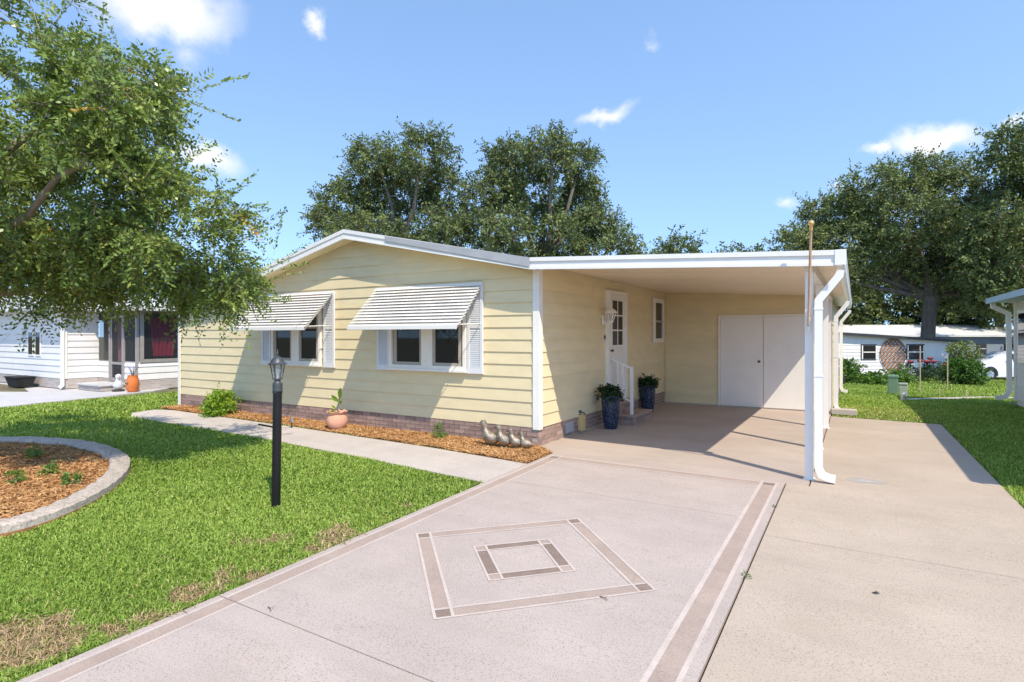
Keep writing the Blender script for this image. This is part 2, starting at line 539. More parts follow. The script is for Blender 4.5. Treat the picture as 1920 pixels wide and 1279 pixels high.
def in_poly(x, y, poly):
    x = np.asarray(x); y = np.asarray(y); r = np.zeros(x.shape, bool)
    n = len(poly)
    for i in range(n):
        x0, y0 = poly[i]; x1, y1 = poly[(i + 1) % n]
        c = ((y0 > y) != (y1 > y)) & (x < (x1 - x0) * (y - y0) / (y1 - y0 + 1e-12) + x0)
        r ^= c
    return r

def catmull(pts, k=8):
    out = []; n = len(pts)
    for i in range(n):
        p0, p1, p2, p3 = [Vector(pts[(i + j - 1) % n]) for j in range(4)]
        for s in range(k):
            t = s / k
            out.append(tuple(.5 * ((2 * p1) + (p2 - p0) * t + (2 * p0 - 5 * p1 + 4 * p2 - p3) * t * t + (3 * p1 - p0 - 3 * p2 + p3) * t ** 3)))
    return out

# ------------------------------------------------------------------ ground
GX = [-900, -300, -120, -60, -40, -30, -22, -16.5, -12, -8, -5, -3.5, -2, -.6, 0, 1.3, 3, 5, 8, 12, 20, 40, 80, 300, 900]
GY = [-300, -60, -20, -8, -4, 0, 2, 4, 6.8, 10, 14, 18, 24, 30, 36, 40.8, 50, 70, 120, 400, 1200]
V = [(x, y, gz(x, max(y, -8)) - .03) for y in GY for x in GX]
nx = len(GX)
F = [(j * nx + i, j * nx + i + 1, (j + 1) * nx + i + 1, (j + 1) * nx + i) for j in range(len(GY) - 1) for i in range(nx - 1)]
g = link('ground', np_mesh('ground', V, F, M['soil']))
tag(g, 'bare soil under the lawns, seen where the grass is thin', kind='structure')

def slab_poly(name, poly, mat, top=0., thick=.12, parent=None, label=None, seg=None):
    """a slab over a polygon whose top follows the ground"""
    mb = MB()
    n = len(poly)
    t = [(x, y, gz(x, y) + top) for x, y in poly]
    b = [(x, y, gz(x, y) + top - thick) for x, y in poly]
    mb.add(b + t, [tuple(range(n - 1, -1, -1)), tuple(range(n, 2 * n))] + [(i, (i + 1) % n, (i + 1) % n + n, i + n) for i in range(n)])
    o = mb.build(name, mat, parent)
    if not parent: tag(o, label, kind='structure')
    return o

XL, XR = -3.52, -.655             # driveway edges
DJ = 2.15                         # saw-cut joint across the driveway
drive = slab_poly('driveway', [(XL, DJ + .008), (XR, DJ + .008), (XR, 6.8), (XL, 6.8)], M['drive'], label='pink speckled driveway with taupe border bands and a painted diamond')
slab_poly('slab_panel', [(XL, -8), (XR, -8), (XR, DJ), (XL, DJ)], M['drive'], parent=drive)
cfl = slab_poly('carport_floor', [(XL - .0, 6.8), (-.43, 6.8), (-.43, 13.5), (-3.95, 13.5), (-3.95, 7.22), (XL, 6.9)], M['carfloor'], label='smooth pinkish tan floor under the carport')
side = slab_poly('parking_slab', [(XR + .016, -8), (1.33, -8), (1.33, 6.78), (1.33, 6.8), (XR + .016, 6.78)], M['slab'], label='plain tan concrete slab beside the driveway')
slab_poly('slab_panel', [(-.415, 6.79), (1.33, 6.8), (1.31, 12.72), (-.415, 12.86)], M['slab'], parent=side, top=-.001)
slab_poly('filler_strip', [(XR + .016, 6.5), (-.40, 6.5), (-.43, 6.795), (XR + .016, 6.795)], M['slab'], parent=side, top=.0005, thick=.05)

def decal(name, poly, mat, lift=.0015, parent=drive):
    mb = MB()
    mb.sheet([(x, y, gz(x, y) + lift) for x, y in poly])
    return mb.build(name, mat, parent)
def strip(name, x0, x1, y0, y1, mat, lift=.0015):
    return decal(name, [(x0, y0), (x1, y0), (x1, y1), (x0, y1)], mat, lift)
B_Y0, B_Y1 = 6.60, 6.71
for ya, yb in ((-8, DJ - .002), (DJ + .010, 6.79)):
    strip('border_line', XL + .058, XL + .078, ya, min(yb, 6.78), M['line'])
    strip('border_band', XL + .078, XL + .19, ya, min(yb, B_Y0 - .03), M['band'])
    strip('border_line', XL + .19, XL + .212, ya, min(yb, 6.78), M['line'])
    strip('border_line', XR - .088, XR - .06, ya, min(yb, 6.78), M['line'])
    strip('border_band', XR - .205, XR - .088, ya, min(yb, B_Y0 - .03), M['band'])
    strip('border_line', XR - .237, XR - .205, ya, min(yb, 6.78), M['line'])
strip('border_band', XL + .215, XR - .24, B_Y0, B_Y1, M['band'])
strip('border_line', XL + .05, XR - .05, B_Y0 - .026, B_Y0, M['line'], .0027)
strip('border_line', XL + .05, XR - .05, B_Y1, B_Y1 + .024, M['line'], .0027)
strip('corner_block', XL + .08, XL + .188, B_Y0 + .002, B_Y1 - .002, M['band_dark'])
strip('corner_block', XR - .203, XR - .09, B_Y0 + .002, B_Y1 - .002, M['band_dark'])

def diamond(cx, cy, R, wb, wl, band, corner):
    """a square frame standing on its corner: bands, corner blocks and pale lines"""
    def q(u0, u1, v0, v1, mat, name, lift=.0015):
        k = math.sqrt(.5)
        decal(name, [(cx + (u - v) * k, cy + (u + v) * k) for u, v in ((u0, v0), (u1, v0), (u1, v1), (u0, v1))], mat, lift)
    h = R / math.sqrt(2)
    o = h - wl; i = o - wb
    for s in (-1, 1):
        q(-i + wl, i - wl, *sorted((s * i, s * o)), band, 'diamond_band')
        q(*sorted((s * i, s * o)), -i + wl, i - wl, band, 'diamond_band')
        q(-h, h, *sorted((s * o, s * h)), M['line'], 'diamond_line', .0027)
        q(*sorted((s * o, s * h)), -h, h, M['line'], 'diamond_line', .0038)
        q(-h, h, *sorted((s * i, s * (i - wl))), M['line'], 'diamond_line', .0027)
        q(*sorted((s * i, s * (i - wl))), -h, h, M['line'], 'diamond_line', .0038)
        for t in (-1, 1):
            q(*sorted((s * i, s * o)), *sorted((t * i, t * o)), corner, 'corner_block')
diamond(-2.12, 3.63, 1.02, .088, .02, M['band'], M['band_dark'])
diamond(-2.12, 3.64, .445, .075, .017, M['band_dark'], M['band'])

def stain_mat():
    m, nt, p, out = new_mat('pale_mineral_stain')
    v = nt.nodes.new('ShaderNodeTexCoord').outputs['Object']
    n = noise(nt, v, 3.0, 6, .65)
    ln = nt.nodes.new('ShaderNodeVectorMath'); ln.operation = 'LENGTH'
    mp = nt.nodes.new('ShaderNodeMapping'); mp.inputs['Scale'].default_value = (1.9, 2.6, 0)
    nt.links.new(v, mp.inputs['Vector']); nt.links.new(mp.outputs[0], ln.inputs[0])
    ad = nt.nodes.new('ShaderNodeMath'); ad.operation = 'MULTIPLY_ADD'; ad.inputs[1].default_value = 1.1
    nt.links.new(n.outputs['Fac'], ad.inputs[0]); nt.links.new(ln.outputs['Value'], ad.inputs[2])
    r = ramp(nt, ad.outputs[0], [(.6, .75), (1.3, 0.0)])
    p.inputs['Base Color'].default_value = (.50, .48, .46, 1); p.inputs['Roughness'].default_value = .9
    tr = nt.nodes.new('ShaderNodeBsdfTransparent'); mx = nt.nodes.new('ShaderNodeMixShader')
    nt.links.new(r.outputs['Color'], mx.inputs[0]); nt.links.new(tr.outputs[0], mx.inputs[1]); nt.links.new(p.outputs[0], mx.inputs[2])
    nt.links.new(mx.outputs[0], out.inputs['Surface'])
    return m
mb = MB(); mb.sheet([(-.38, 6.82, .0012), (.9, 6.82, .0012), (.9, 8.1, .0012), (-.38, 8.1, .0012)])
mb.build('mineral_stain', stain_mat(), side, origin=(.08, 7.32, 0))
M['joint'] = concrete('worn_joint', (.48, .38, .30), .5, (.56, .44, .33), .9, 5.)
strip('control_joint', XL + .215, XR - .24, 5.395, 5.400, M['joint'])
decal('control_joint', [(XR + .03, 5.02), (1.32, 5.02), (1.32, 5.028), (XR + .03, 5.028)], M['joint'], parent=side)

WALK = [(-3.525, 5.22), (-3.525, 6.19), (-5.2, 6.36), (-8.5, 6.54), (-12.5, 6.64), (-13.0, 6.5), (-12.9, 6.0), (-12.3, 5.72), (-8.5, 5.63), (-6.0, 5.46)]
wk = slab_poly('walkway', WALK[::-1], M['walk'], label='pale concrete walkway running along the front mulch bed')
slab_poly('parking_pad', [(-16.5, -8), (-16.7, 4.9), (-16.95, 7.3), (-17.4, 8.7), (-18.0, 9.5), (-20.5, 9.5), (-40, 9.5), (-40, -8)], M['pale_pad'], label='pale grey concrete pad in front of the neighbouring white house')
slab_poly('garden_path', [(1.0, 19.0), (3.3, 22.0), (6, 23), (6, 22.2), (3.5, 21.3), (1.3, 18.6)], M['walk'], top=-.012, label='thin worn path between the two back lawns')

# kerbed island bed on the front lawn
CURB = catmull([(-6.16, 1.80), (-6.17, 2.15), (-6.38, 2.52), (-6.70, 2.88), (-7.08, 3.2), (-7.59, 3.52), (-8.27, 3.80), (-9.17, 3.95), (-10.1, 3.92), (-11.2, 3.55), (-12.0, 2.6), (-11.9, 1.2), (-10.6, .2), (-8.9, -.1), (-7.3, .3), (-6.5, 1.0)], 6)
def curb():
    n = len(CURB); P = [Vector((a, b, 0)) for a, b in CURB]
    pts = []
    for i, p in enumerate(P):
        d = (P[(i + 1) % n] - P[i - 1]).normalized()
        inw = Vector((-d.y, d.x, 0))
        wv = .215 + .012 * math.sin(i * 1.7)
        z = gz(p.x, p.y)
        hz = .085 + .006 * math.sin(i * 2.3)
        ring = [(p + inw * 0.0, z - .08), (p + inw * .006, z + hz - .012), (p + inw * .022, z + hz), (p + inw * (wv - .02), z + hz + .004), (p + inw * wv, z + hz - .02), (p + inw * wv, z - .08)]
        pts += [(a.x, a.y, b) for a, b in ring]
    f = [(i * 6 + k, ((i + 1) % n) * 6 + k, ((i + 1) % n) * 6 + k + 1, i * 6 + k + 1) for i in range(n) for k in range(5)]
    mb = MB(); mb.add(pts, f)
    o = mb.build('garden_kerb', M['kerb'], origin=(-8.9, 1.9, -.08), smooth=True)
    tag(o, 'low curved weathered concrete kerb round the island bed on the lawn', 'kerb')
curb()
bed1 = slab_poly('mulch_bed', CURB, M['mulch_bed'], top=.015, label='brown mulch floor of the kerbed island bed')
BED2 = [(-3.53, 6.20), (-3.53, 6.88), (-3.90, 7.165), (-13.1, 7.16), (-13.15, 6.72), (-12.5, 6.66), (-8.5, 6.56), (-5.2, 6.38)]
slab_poly('mulch_bed', BED2, M['mulch_bed'], top=.0, label='orange mulch floor of the bed along the house front')

# ------------------------------------------------------------------ the house
YF, XS, XLH = 7.17, -3.9, -13.2
house = thing('house', 'pale yellow single storey house with white awnings and attached carport', 'house', (-8.5, 9, 0))
EXPO = .1815
ZB = .27
ROOF_T = [(-13.45, 2.42), (-10.4, 2.765), (-7.58, 3.425), (-3.88, 2.672)]     # top outline of the front gable
ROOF_H = .15
def roof_bot(x):
    for (xa, za), (xb, zb) in zip(ROOF_T, ROOF_T[1:]):
        if xa <= x <= xb:
            return za + (zb - za) * (x - xa) / (xb - xa) - ROOF_H
    return ROOF_T[0][1] - ROOF_H
def span(z):
    """the stretch of the front wall under the roof at height z"""
    xs = [x / 100 for x in range(int(XLH * 100), int(XS * 100) + 1)]
    ok = [x for x in xs if roof_bot(x) >= z]
    return (min(ok), max(ok)) if ok else None

PLANKS = {}
def plank_x(parent, x0, x1, x0t, x1t, y, z0, z1, mat, name='siding_plank', out=.021, yd=-1):
    """a lapped board lying along X that faces -Y (yd=-1)"""
    key = (round(x0, 3), round(x1, 3), round(x0t, 3), round(x1t, 3), round(z1 - z0, 3), mat.name, yd)
    if key not in PLANKS:
        mb = MB(); h = z1 - z0; w = x1 - x0
        a, b = x0t - x0, x1t - x0
        mb.hexa([(0, yd * out, 0), (w, yd * out, 0), (w, 0, 0), (0, 0, 0)], [(a, yd * .005, h + .008), (b, yd * .005, h + .008), (b, 0, h + .008), (a, 0, h + .008)])
        PLANKS[key] = mb.mesh(name, mat)
    return link(name, PLANKS[key], parent, (x0, y, z0))
def plank_y(parent, y0, y1, x, z0, z1, mat, name='siding_plank', out=.021):
    key = ('y', round(y1 - y0, 3), round(z1 - z0, 3), mat.name)
    if key not in PLANKS:
        mb = MB(); h = z1 - z0; w = y1 - y0
        mb.hexa([(0, 0, 0), (out, 0, 0), (out, w, 0), (0, w, 0)], [(0, 0, h + .008), (.005, 0, h + .008), (.005, w, h + .008), (0, w, h + .008)])
        PLANKS[key] = mb.mesh(name, mat)
    return link(name, PLANKS[key], parent, (x, y0, z0))

# front wall
mb = MB()
poly = [(XLH, YF + .001, 0), (XS + .001, YF + .001, 0)] + [(x, YF + .001, roof_bot(x) + .02) for x in (XS, -7.58, -10.4, XLH)]
mb.prism(poly, (0, .1, 0))
fwall = mb.build('front_wall', M['siding'], house)
z = ZB
while z < 3.3:
    s0 = span(z)
    if not s0: break
    z1 = z + EXPO
    s1 = span(min(z1, 3.26)) or s0
    if z1 > 3.26: z1 = 3.26
    if z1 - z > .03:
        plank_x(fwall, s0[0], s0[1], s1[0], s1[1], YF, z, z1, M['siding'])
    z += EXPO
# side wall under the carport
YB = 13.45
mb = MB(); mb.box(XS - .1, XS - .001, YF + .1, 25, 0, 2.62)
swall = mb.build('side_wall', M['siding'], house)
z = ZB
while z < 2.6:
    plank_y(swall, YF + .06, YB, XS, z, min(z + EXPO, 2.61), M['siding'])
    z += EXPO
mb = MB(); mb.box(XLH + .001, XLH + .1, YF + .1, 25, 0, 2.25)
lw = mb.build('side_wall', M['siding'], house)
# corner trims
MB().box(-3.972, -3.868, 7.135, 7.145, .245, 2.54).box(-3.878, -3.868, 7.145, 7.245, .245, 2.58).build('corner_trim', M['white'], house)
MB().box(-13.235, -13.14, 7.13, 7.142, -.02, 2.28).box(-13.235, -13.225, 7.142, 7.25, -.02, 2.28).build('corner_trim', M['white'], house)
# brick base
mb = MB(); mb.box(XLH, XS - .012, YF - .004, YF + .0, -.05, .272).box(XS - .012, XS - .004, YF - .004, YB, -.05, .272)
bbase = mb.build('brick_base', M['mortar'], house)
BR = {}
BCOUNT = [0]
def brick_at(L, along, pos):
    key = (round(L, 3), along)
    if key not in BR:
        b = MB()
        if along == 'x': b.box(0, L, -.011, .0, 0, .0565)
        else: b.box(0, .011, 0, L, 0, .0565)
        BR[key] = b.mesh('brick', M['brick'])
    jit = random.uniform(-.0015, .0015)
    p = Vector(pos) + (Vector((0, jit, 0)) if along == 'x' else Vector((jit, 0, 0)))
    link('brick', BR[key], bbase, p)
    BCOUNT[0] += 1
rest = MB()
for row in range(5):
    zz = -.052 + row * .065
    off = .1 * (row % 2)
    x = XS + .003 + off - .1
    while x > XLH:
        a, b = max(x - .19, XLH), min(x, XS + .006)
        if b - a > .02 and row > 0:
            brick_at(round(b - a, 3), 'x', (a, YF - .004, zz))
        x -= .2
    y = YF - .004 - off
    while y < YB - .03:
        a, b = max(y, YF - .003), min(y + .19, YB - .02)
        if b - a > .02 and row > 0:
            if y < 10.9: brick_at(round(b - a, 3), 'y', (XS - .004, a, zz))
            else: rest.box(XS - .004, XS + .007, a, b, zz, zz + .0565)
        y += .2
tag(rest.build('brick_course', M['brick'], bbase), kind='stuff')

# roof of the main gable
mb = MB()
tp = [(x, 6.92, z) for x, z in ROOF_T]; bt = [(x, 6.92, z - ROOF_H + .01) for x, z in ROOF_T[::-1]]
tp[-1] = (-3.905, 6.92, 2.677); bt[0] = (-3.905, 6.92, 2.677 - ROOF_H + .01)
mb.prism(tp + bt, (0, 18.2, 0))
roof = mb.build('roof', M['shingle'], house)
def rake(name, xa, za, xb, zb, top, bot, y0, y1, mat):
    b = MB()
    b.hexa([(xa, y0, za - bot), (xb, y0, zb - bot), (xb, y1, zb - bot), (xa, y1, za - bot)], [(xa, y0, za - top), (xb, y0, zb - top), (xb, y1, zb - top), (xa, y1, za - top)])
    return b.build(name, mat, roof)
for (xa, za), (xb, zb) in zip(ROOF_T, ROOF_T[1:]):
    rake('fascia_board', xa, za, xb, zb, .05, .15, 6.893, 6.919, M['white_metal'])
    rake('drip_edge', xa, za, xb, zb, -.012, .052, 6.880, 6.919, M['white_metal'])
    rake('soffit', xa, za, xb, zb, .1401, .1435, 6.9195, 7.16, M['siding'])
    rake('fascia_lip', xa, za, xb, zb, .128, .152, 6.884, 6.8925, M['white_metal'])
b = MB()
b.prism([(-6.6, 6.879, 3.225 - .075), (-3.88, 6.879, 2.672 - .118), (-3.88, 6.879, 2.672 + .012), (-6.6, 6.879, 3.225 + .004)], (0, -.006, 0))
b.build('flashing_panel', M['grey_metal'], roof)

# carport roof
def ceil_z(x): return 2.615 - .0575 * (x - XS)
def ctop_z(x): return 2.672 - .050 * (x + 3.88)
mb = MB()
mb.hexa([(-3.895, 6.93, ceil_z(-3.895) + .012), (-.19, 6.93, ceil_z(-.19) + .012), (-.19, 18.5, ceil_z(-.19) + .012), (-3.895, 18.5, ceil_z(-3.895) + .012)],
        [(-3.895, 6.93, ctop_z(-3.895)), (-.19, 6.93, ctop_z(-.19)), (-.19, 18.5, ctop_z(-.19)), (-3.895, 18.5, ctop_z(-3.895))])
croof = mb.build('carport_roof', M['white_metal'], house)
y = 6.96
pan = None
while y < 13.4:
    w = min(.305, 13.44 - y)
    if w > .05:
        key = round(w, 3)
        b = MB()
        x0, x1 = -3.87, -.2
        b.hexa([(x0, .012, ceil_z(x0)), (x1, .012, ceil_z(x1)), (x1, w - .012, ceil_z(x1)), (x0, w - .012, ceil_z(x0))],
               [(x0, .006, ceil_z(x0) + .011), (x1, .006, ceil_z(x1) + .011), (x1, w - .006, ceil_z(x1) + .011), (x0, w - .006, ceil_z(x0) + .011)])
        if pan is None or pan[0] != key:
            pan = (key, b.mesh('ceiling_panel', M['ceiling']))
        link('ceiling_panel', pan[1], croof, (0, y, 0))
    y += .305
def cf(name, xa, xb, ta, tb, y0, y1, mat, parent=croof):
    b = MB(); A, B = ctop_z(xa), ctop_z(xb)
    b.hexa([(xa, y0, A - tb), (xb, y0, B - tb), (xb, y1, B - tb), (xa, y1, A - tb)], [(xa, y0, A - ta), (xb, y0, B - ta), (xb, y1, B - ta), (xa, y1, A - ta)])
    return b.build(name, mat, parent)
cf('fascia_board', -3.876, -.182, .042, .15, 6.895, 6.928, M['white_metal'])
cf('drip_edge', -3.876, -.182, -.014, .041, 6.878, 6.928, M['white_metal'])
cf('fascia_lip', -3.876, -.182, .118, .1525, 6.884, 6.8945, M['white_metal'])
# gutter along the carport's outer edge
zg = ctop_z(-.18)
b = MB()
prof = [(-.186, zg + .01), (-.186, zg - .13), (-.13, zg - .14), (-.105, zg - .10), (-.10, zg - .03), (-.085, zg + .012), (-.095, zg + .014)]
b.prism([(x, 6.88, z) for x, z in prof], (0, 11.7, 0))
b.build('gutter', M['white_metal'], croof)
MB().box(-.187, -.083, 6.872, 6.879, zg - .145, zg + .016).build('gutter_end_cap', M['white_metal'], croof)
MB().box(-.485, -.40, 6.99, 13.4, ceil_z(-.44) - .10, ceil_z(-.44) - .003).build('beam', M['white_metal'], croof)
for yy in (7.12, 9.1, 11.2):
    p = MB().box(-.483, -.40, yy - .042, yy + .042, 0, ceil_z(-.44) - .101).build('post', M['white_metal'], house, bevel=.004)
    MB().box(-.50, -.385, yy - .055, yy + .055, .0, .012).build('base_plate', M['white_metal'], p)

def downspout(y, x=-.345, ztop=2.30, out=True, gx=-.14, parent=house):
    z0 = ztop
    path = [(gx, y, z0), (gx - .01, y, z0 - .06), (x, y, z0 - .32), (x, y, .16), (x + .03, y - .005, .085), (x + .10, y - .01, .06), (x + .16, y - .01, .055)]
    b = MB(); b.rect_sweep(path, .06, .078, (0, 1, 0))
    d = b.build('downspout', M['white_metal'], parent, bevel=0)
    for zz in (z0 - .42, 1.15):
        MB().box(x - .044, x + .044, y - .035, y + .035, zz, zz + .02).build('strap', M['white_metal'], d)
    return d
downspout(7.02)
downspout(13.42)
downspout(18.2)
MB().box(-.42, .02, 13.2, 13.42, 0, .11).build('splash_block', M['walk'], house, bevel=.01)

# storage shed at the back of the carport
mb = MB(); mb.box(-3.9, -.45, YB + .001, YB + .1, 0, 2.62).box(-.55, -.45, YB + .1, 18.4, 0, 2.45)
shed = mb.build('shed_wall', M['siding'], house)
z = .02
while z < 2.6:
    zt = min(z + EXPO, 2.6)
    plank_x(shed, XS + .025, -.45, XS + .025, -.45, YB, z, zt, M['siding'])
    if z < 2.3: plank_y(shed, YB, 18.4, -.45, z, min(zt, 2.36), M['siding'])
    z += EXPO
MB().box(-.475, -.415, YB - .03, YB - .02, 0, 2.4).box(-.425, -.415, YB - .02, YB + .06, 0, 2.4).build('corner_trim', M['white'], shed)
MB().box(-.5, -.41, 18.36, 18.43, 0, 2.4).build('corner_trim', M['white'], shed)
sd = MB().box(-2.66, -2.62, YB - .05, YB - .0, .02, 2.05).box(-.82, -.78, YB - .05, YB, .02, 2.05).box(-2.62, -.82, YB - .05, YB, 2.01, 2.05).build('shed_door_frame', M['white'], house)
for xa, xb in ((-2.615, -1.726), (-1.714, -.825)):
    dl = MB().box(xa, xb, YB - .042, YB - .002, .03, 2.005).build('shed_door', M['door_white'], house, bevel=.003)
    if xa < -2:
        kb = MB(); kb.lathe([(.012, 0), (.012, .03), (.028, .045), (.028, .06), (.012, .07)], (0, 0, 0), 12)
        me = kb.mesh('knob', M['dark_metal'], smooth=True)
        link('knob', me, dl, (-1.80, YB - .04, 1.03), (math.pi / 2, 0, 0))
MB().box(-3.87, -.5, YB - .03, YB - .0, -.0, .03).build('threshold', M['walk'], shed)

# front windows
def window(x0, x1, panes, zb, zt, name='window'):
    y = YF - .026
    w = MB().box(x0, x1, y - .002, y + .02, zb, zt).build(name, M['sash'], house)
    fr = .055
    MB().box(x0, x0 + fr, y - .05, y - .002, zb, zt).box(x1 - fr, x1, y - .05, y - .002, zb, zt).box(x0 + fr, x1 - fr, y - .05, y - .002, zt - fr, zt).box(x0 + fr, x1 - fr, y - .05, y - .002, zb, zb + fr).build('frame', M['white'], w)
    MB().box(x0 - .01, x1 + .01, y - .075, y - .002, zb - .035, zb - .001).build('sill', M['white'], w)
    MB().box(panes[0][1], panes[1][0], y - .045, y - .0021, zb + fr, zt - fr).build('mullion', M['white'], w)
    for a, b in panes:
        t = .05
        z0, z1 = zb + fr, zt - fr
        zm = (z0 + z1) / 2 + .1
        MB().box(a, a + t, y - .03, y - .003, z0, z1).box(b - t, b, y - .03, y - .003, z0, z1).box(a + t, b - t, y - .03, y - .003, z0, z0 + t).box(a + t, b - t, y - .03, y - .003, z1 - t, z1).box(a + t, b - t, y - .034, y - .003, zm - .02, zm + .02).build('sash', M['sash'], w)
        MB().box(a + t, b - t, y - .012, y - .004, z0 + t, zm - .02).build('pane', M['glass'], w)
        MB().box(a + t, b - t, y - .012, y - .004, zm + .02, z1 - t).build('pane', M['glass'], w)
window(-6.72, -5.135, ((-6.62, -6.02), (-5.80, -5.235)), 1.06, 2.24)
window(-9.84, -8.43, ((-9.77, -9.24), (-9.03, -8.50)), 1.06, 2.24)

def shutter(x0, x1, z0=1.015, z1=2.39):
    y = YF - .028
    t = .045
    s = MB().box(x0, x0 + t, y - .03, y, z0, z1).box(x1 - t, x1, y - .03, y, z0, z1).box(x0 + t, x1 - t, y - .03, y, z0, z0 + .09).box(x0 + t, x1 - t, y - .03, y, z1 - .06, z1).box(x0 + t, x1 - t, y - .03, y, 1.71, 1.77).box(x0 + t, x1 - t, y - .006, y, z0 + .09, z1 - .06).build('shutter', M['shutter'], house)
    lv = MB()
    for a, b in ((z0 + .09, 1.71), (1.77, z1 - .06)):
        zz = a + .006
        while zz < b - .024:
            lv.hexa([(x0 + t, y - .026, zz), (x1 - t, y - .026, zz), (x1 - t, y - .020, zz), (x0 + t, y - .020, zz)],
                    [(x0 + t, y - .012, zz + .026), (x1 - t, y - .012, zz + .026), (x1 - t, y - .0065, zz + .026), (x0 + t, y - .0065, zz + .026)])
            zz += .029
    tag(lv.build('louvre', M['shutter'], s), kind='stuff')
for a, b in ((-7.02, -6.735), (-5.115, -4.83), (-10.17, -9.885), (-8.36, -8.075)):
    shutter(a, b)

def awning(x0, x1):
    P, zt, zb = .66, 2.395, 1.735
    n = 13
    aw = MB().box(x0, x1, YF - .05, YF - .026, zt - .02, zt + .015).build('awning', M['white_metal'], house)
    for xr in (x0 + .06, x0 + .45, (x0 + x1) / 2, x1 - .45, x1 - .06):
        r = MB()
        r.hexa([(xr - .01, YF - P + .02, zb - .05), (xr + .01, YF - P + .02, zb - .05), (xr + .01, YF - .05, zt - .065), (xr - .01, YF - .05, zt - .065)],
               [(xr - .01, YF - P + .02, zb - .030), (xr + .01, YF - P + .02, zb - .030), (xr + .01, YF - .05, zt - .045), (xr - .01, YF - .05, zt - .045)])
        r.build('rafter', M['white_metal'], aw)
    for i in range(n):
        t0 = i / n
        ya = YF - .028 - (P - .03) * t0
        za = zt - (zt - zb) * t0
        dy, dz = (P - .03) / n, (zt - zb) / n
        b = MB()
        # each slat stands off the slope at its lower edge, open underneath
        yl, zl = ya - dy - .030, za - dz + .012
        yt, zt_ = (ya + .028, za + .005) if i else (ya - .026, za - .012)      # tucked up under the slat above
        b.hexa([(x0, yl, zl), (x1, yl, zl), (x1, yt, zt_), (x0, yt, zt_)], [(x0, yl, zl + .003), (x1, yl, zl + .003), (x1, yt, zt_ + .003), (x0, yt, zt_ + .003)])
        if i == n - 1:
            b.hexa([(x0, yl - .004, zl - .055), (x1, yl - .004, zl - .055), (x1, yl, zl - .055), (x0, yl, zl - .055)], [(x0, yl - .004, zl + .004), (x1, yl - .004, zl + .004), (x1, yl, zl + .004), (x0, yl, zl + .004)])
        b.build('slat', M['white_metal'], aw)
    for xr in (x0 + .03, x1 - .03):
        MB().tube([(xr, YF - P - .01, zb + .02), (xr, YF - .02, zb + .05)], .008, 6).build('support_arm', M['white_metal'], aw)
awning(-7.05, -4.84)
awning(-10.30, -8.10)

# side door, small window and wall fittings under the carport
XD = XS + .026
y0, y1, z0, z1 = 9.70, 10.68, .40, 2.43
d = MB().box(XD - .02, XD + .022, y0 + .07, y1 - .07, z0, z1 - .07).build('entry_door', M['door_white'], house)
MB().box(XD - .02, XD + .05, y0, y0 + .068, z0, z1).box(XD - .02, XD + .05, y1 - .068, y1, z0, z1).box(XD - .02, XD + .05, y0 + .068, y1 - .068, z1 - .068, z1).build('door_frame', M['white'], d)
ga, gb, gc, gd = y0 + .22, y1 - .22, 1.42, 2.25
MB().box(XD + .0225, XD + .03, ga, gb, gc, gd).build('pane', M['glass'], d)
mn = MB()
mn.box(XD + .0305, XD + .04, (ga + gb) / 2 - .012, (ga + gb) / 2 + .012, gc, gd)
mn.build('glazing_bar', M['white'], d)
for k in (1, 2):
    zz = gc + (gd - gc) * k / 3
    MB().box(XD + .0305, XD + .0395, ga, gb, zz - .012, zz + .012).build('glazing_bar', M['white'], d)
MB().box(XD + .0225, XD + .036, ga - .04, ga - .001, gc - .04, gd + .04).box(XD + .0225, XD + .036, gb + .001, gb + .04, gc - .04, gd + .04).box(XD + .0225, XD + .036, ga, gb, gc - .04, gc - .001).box(XD + .0225, XD + .036, ga, gb, gd + .001, gd + .04).build('glazing_frame', M['white'], d)
for a, b in ((ga - .02, (ga + gb) / 2 - .05), ((ga + gb) / 2 + .05, gb + .02)):
    MB().box(XD + .0225, XD + .03, a, b, .62, 1.22).build('door_panel', M['door_white'], d, bevel=.004)
b = MB(); b.lathe([(.012, 0), (.012, .03), (.026, .045), (.024, .062), (.01, .07)], (0, 0, 0), 12)
link('knob', b.mesh('knob', M['dark_metal'], smooth=True), d, (XD + .022, y0 + .13, 1.32), (0, math.pi / 2, 0))

wy0, wy1, wz0, wz1 = 12.44, 13.22, 1.44, 2.44
w = MB().box(XD - .02, XD + .004, wy0, wy1, wz0, wz1).build('window', M['sash'], house)
MB().box(XD + .004, XD + .045, wy0, wy0 + .11, wz0, wz1).box(XD + .004, XD + .045, wy1 - .11, wy1, wz0, wz1).box(XD + .004, XD + .045, wy0 + .11, wy1 - .11, wz0, wz0 + .09).box(XD + .004, XD + .045, wy0 + .11, wy1 - .11, wz1 - .1, wz1).build('frame', M['white'], w)
MB().box(XD + .0045, XD + .03, wy0 + .11, wy1 - .11, 1.90, 1.94).build('meeting_rail', M['sash'], w)
MB().box(XD + .0045, XD + .014, wy0 + .11, wy1 - .11, wz0 + .09, 1.90).build('pane', M['glass'], w)
MB().box(XD + .0045, XD + .014, wy0 + .11, wy1 - .11, 1.94, wz1 - .1).build('pane', M['glass'], w)

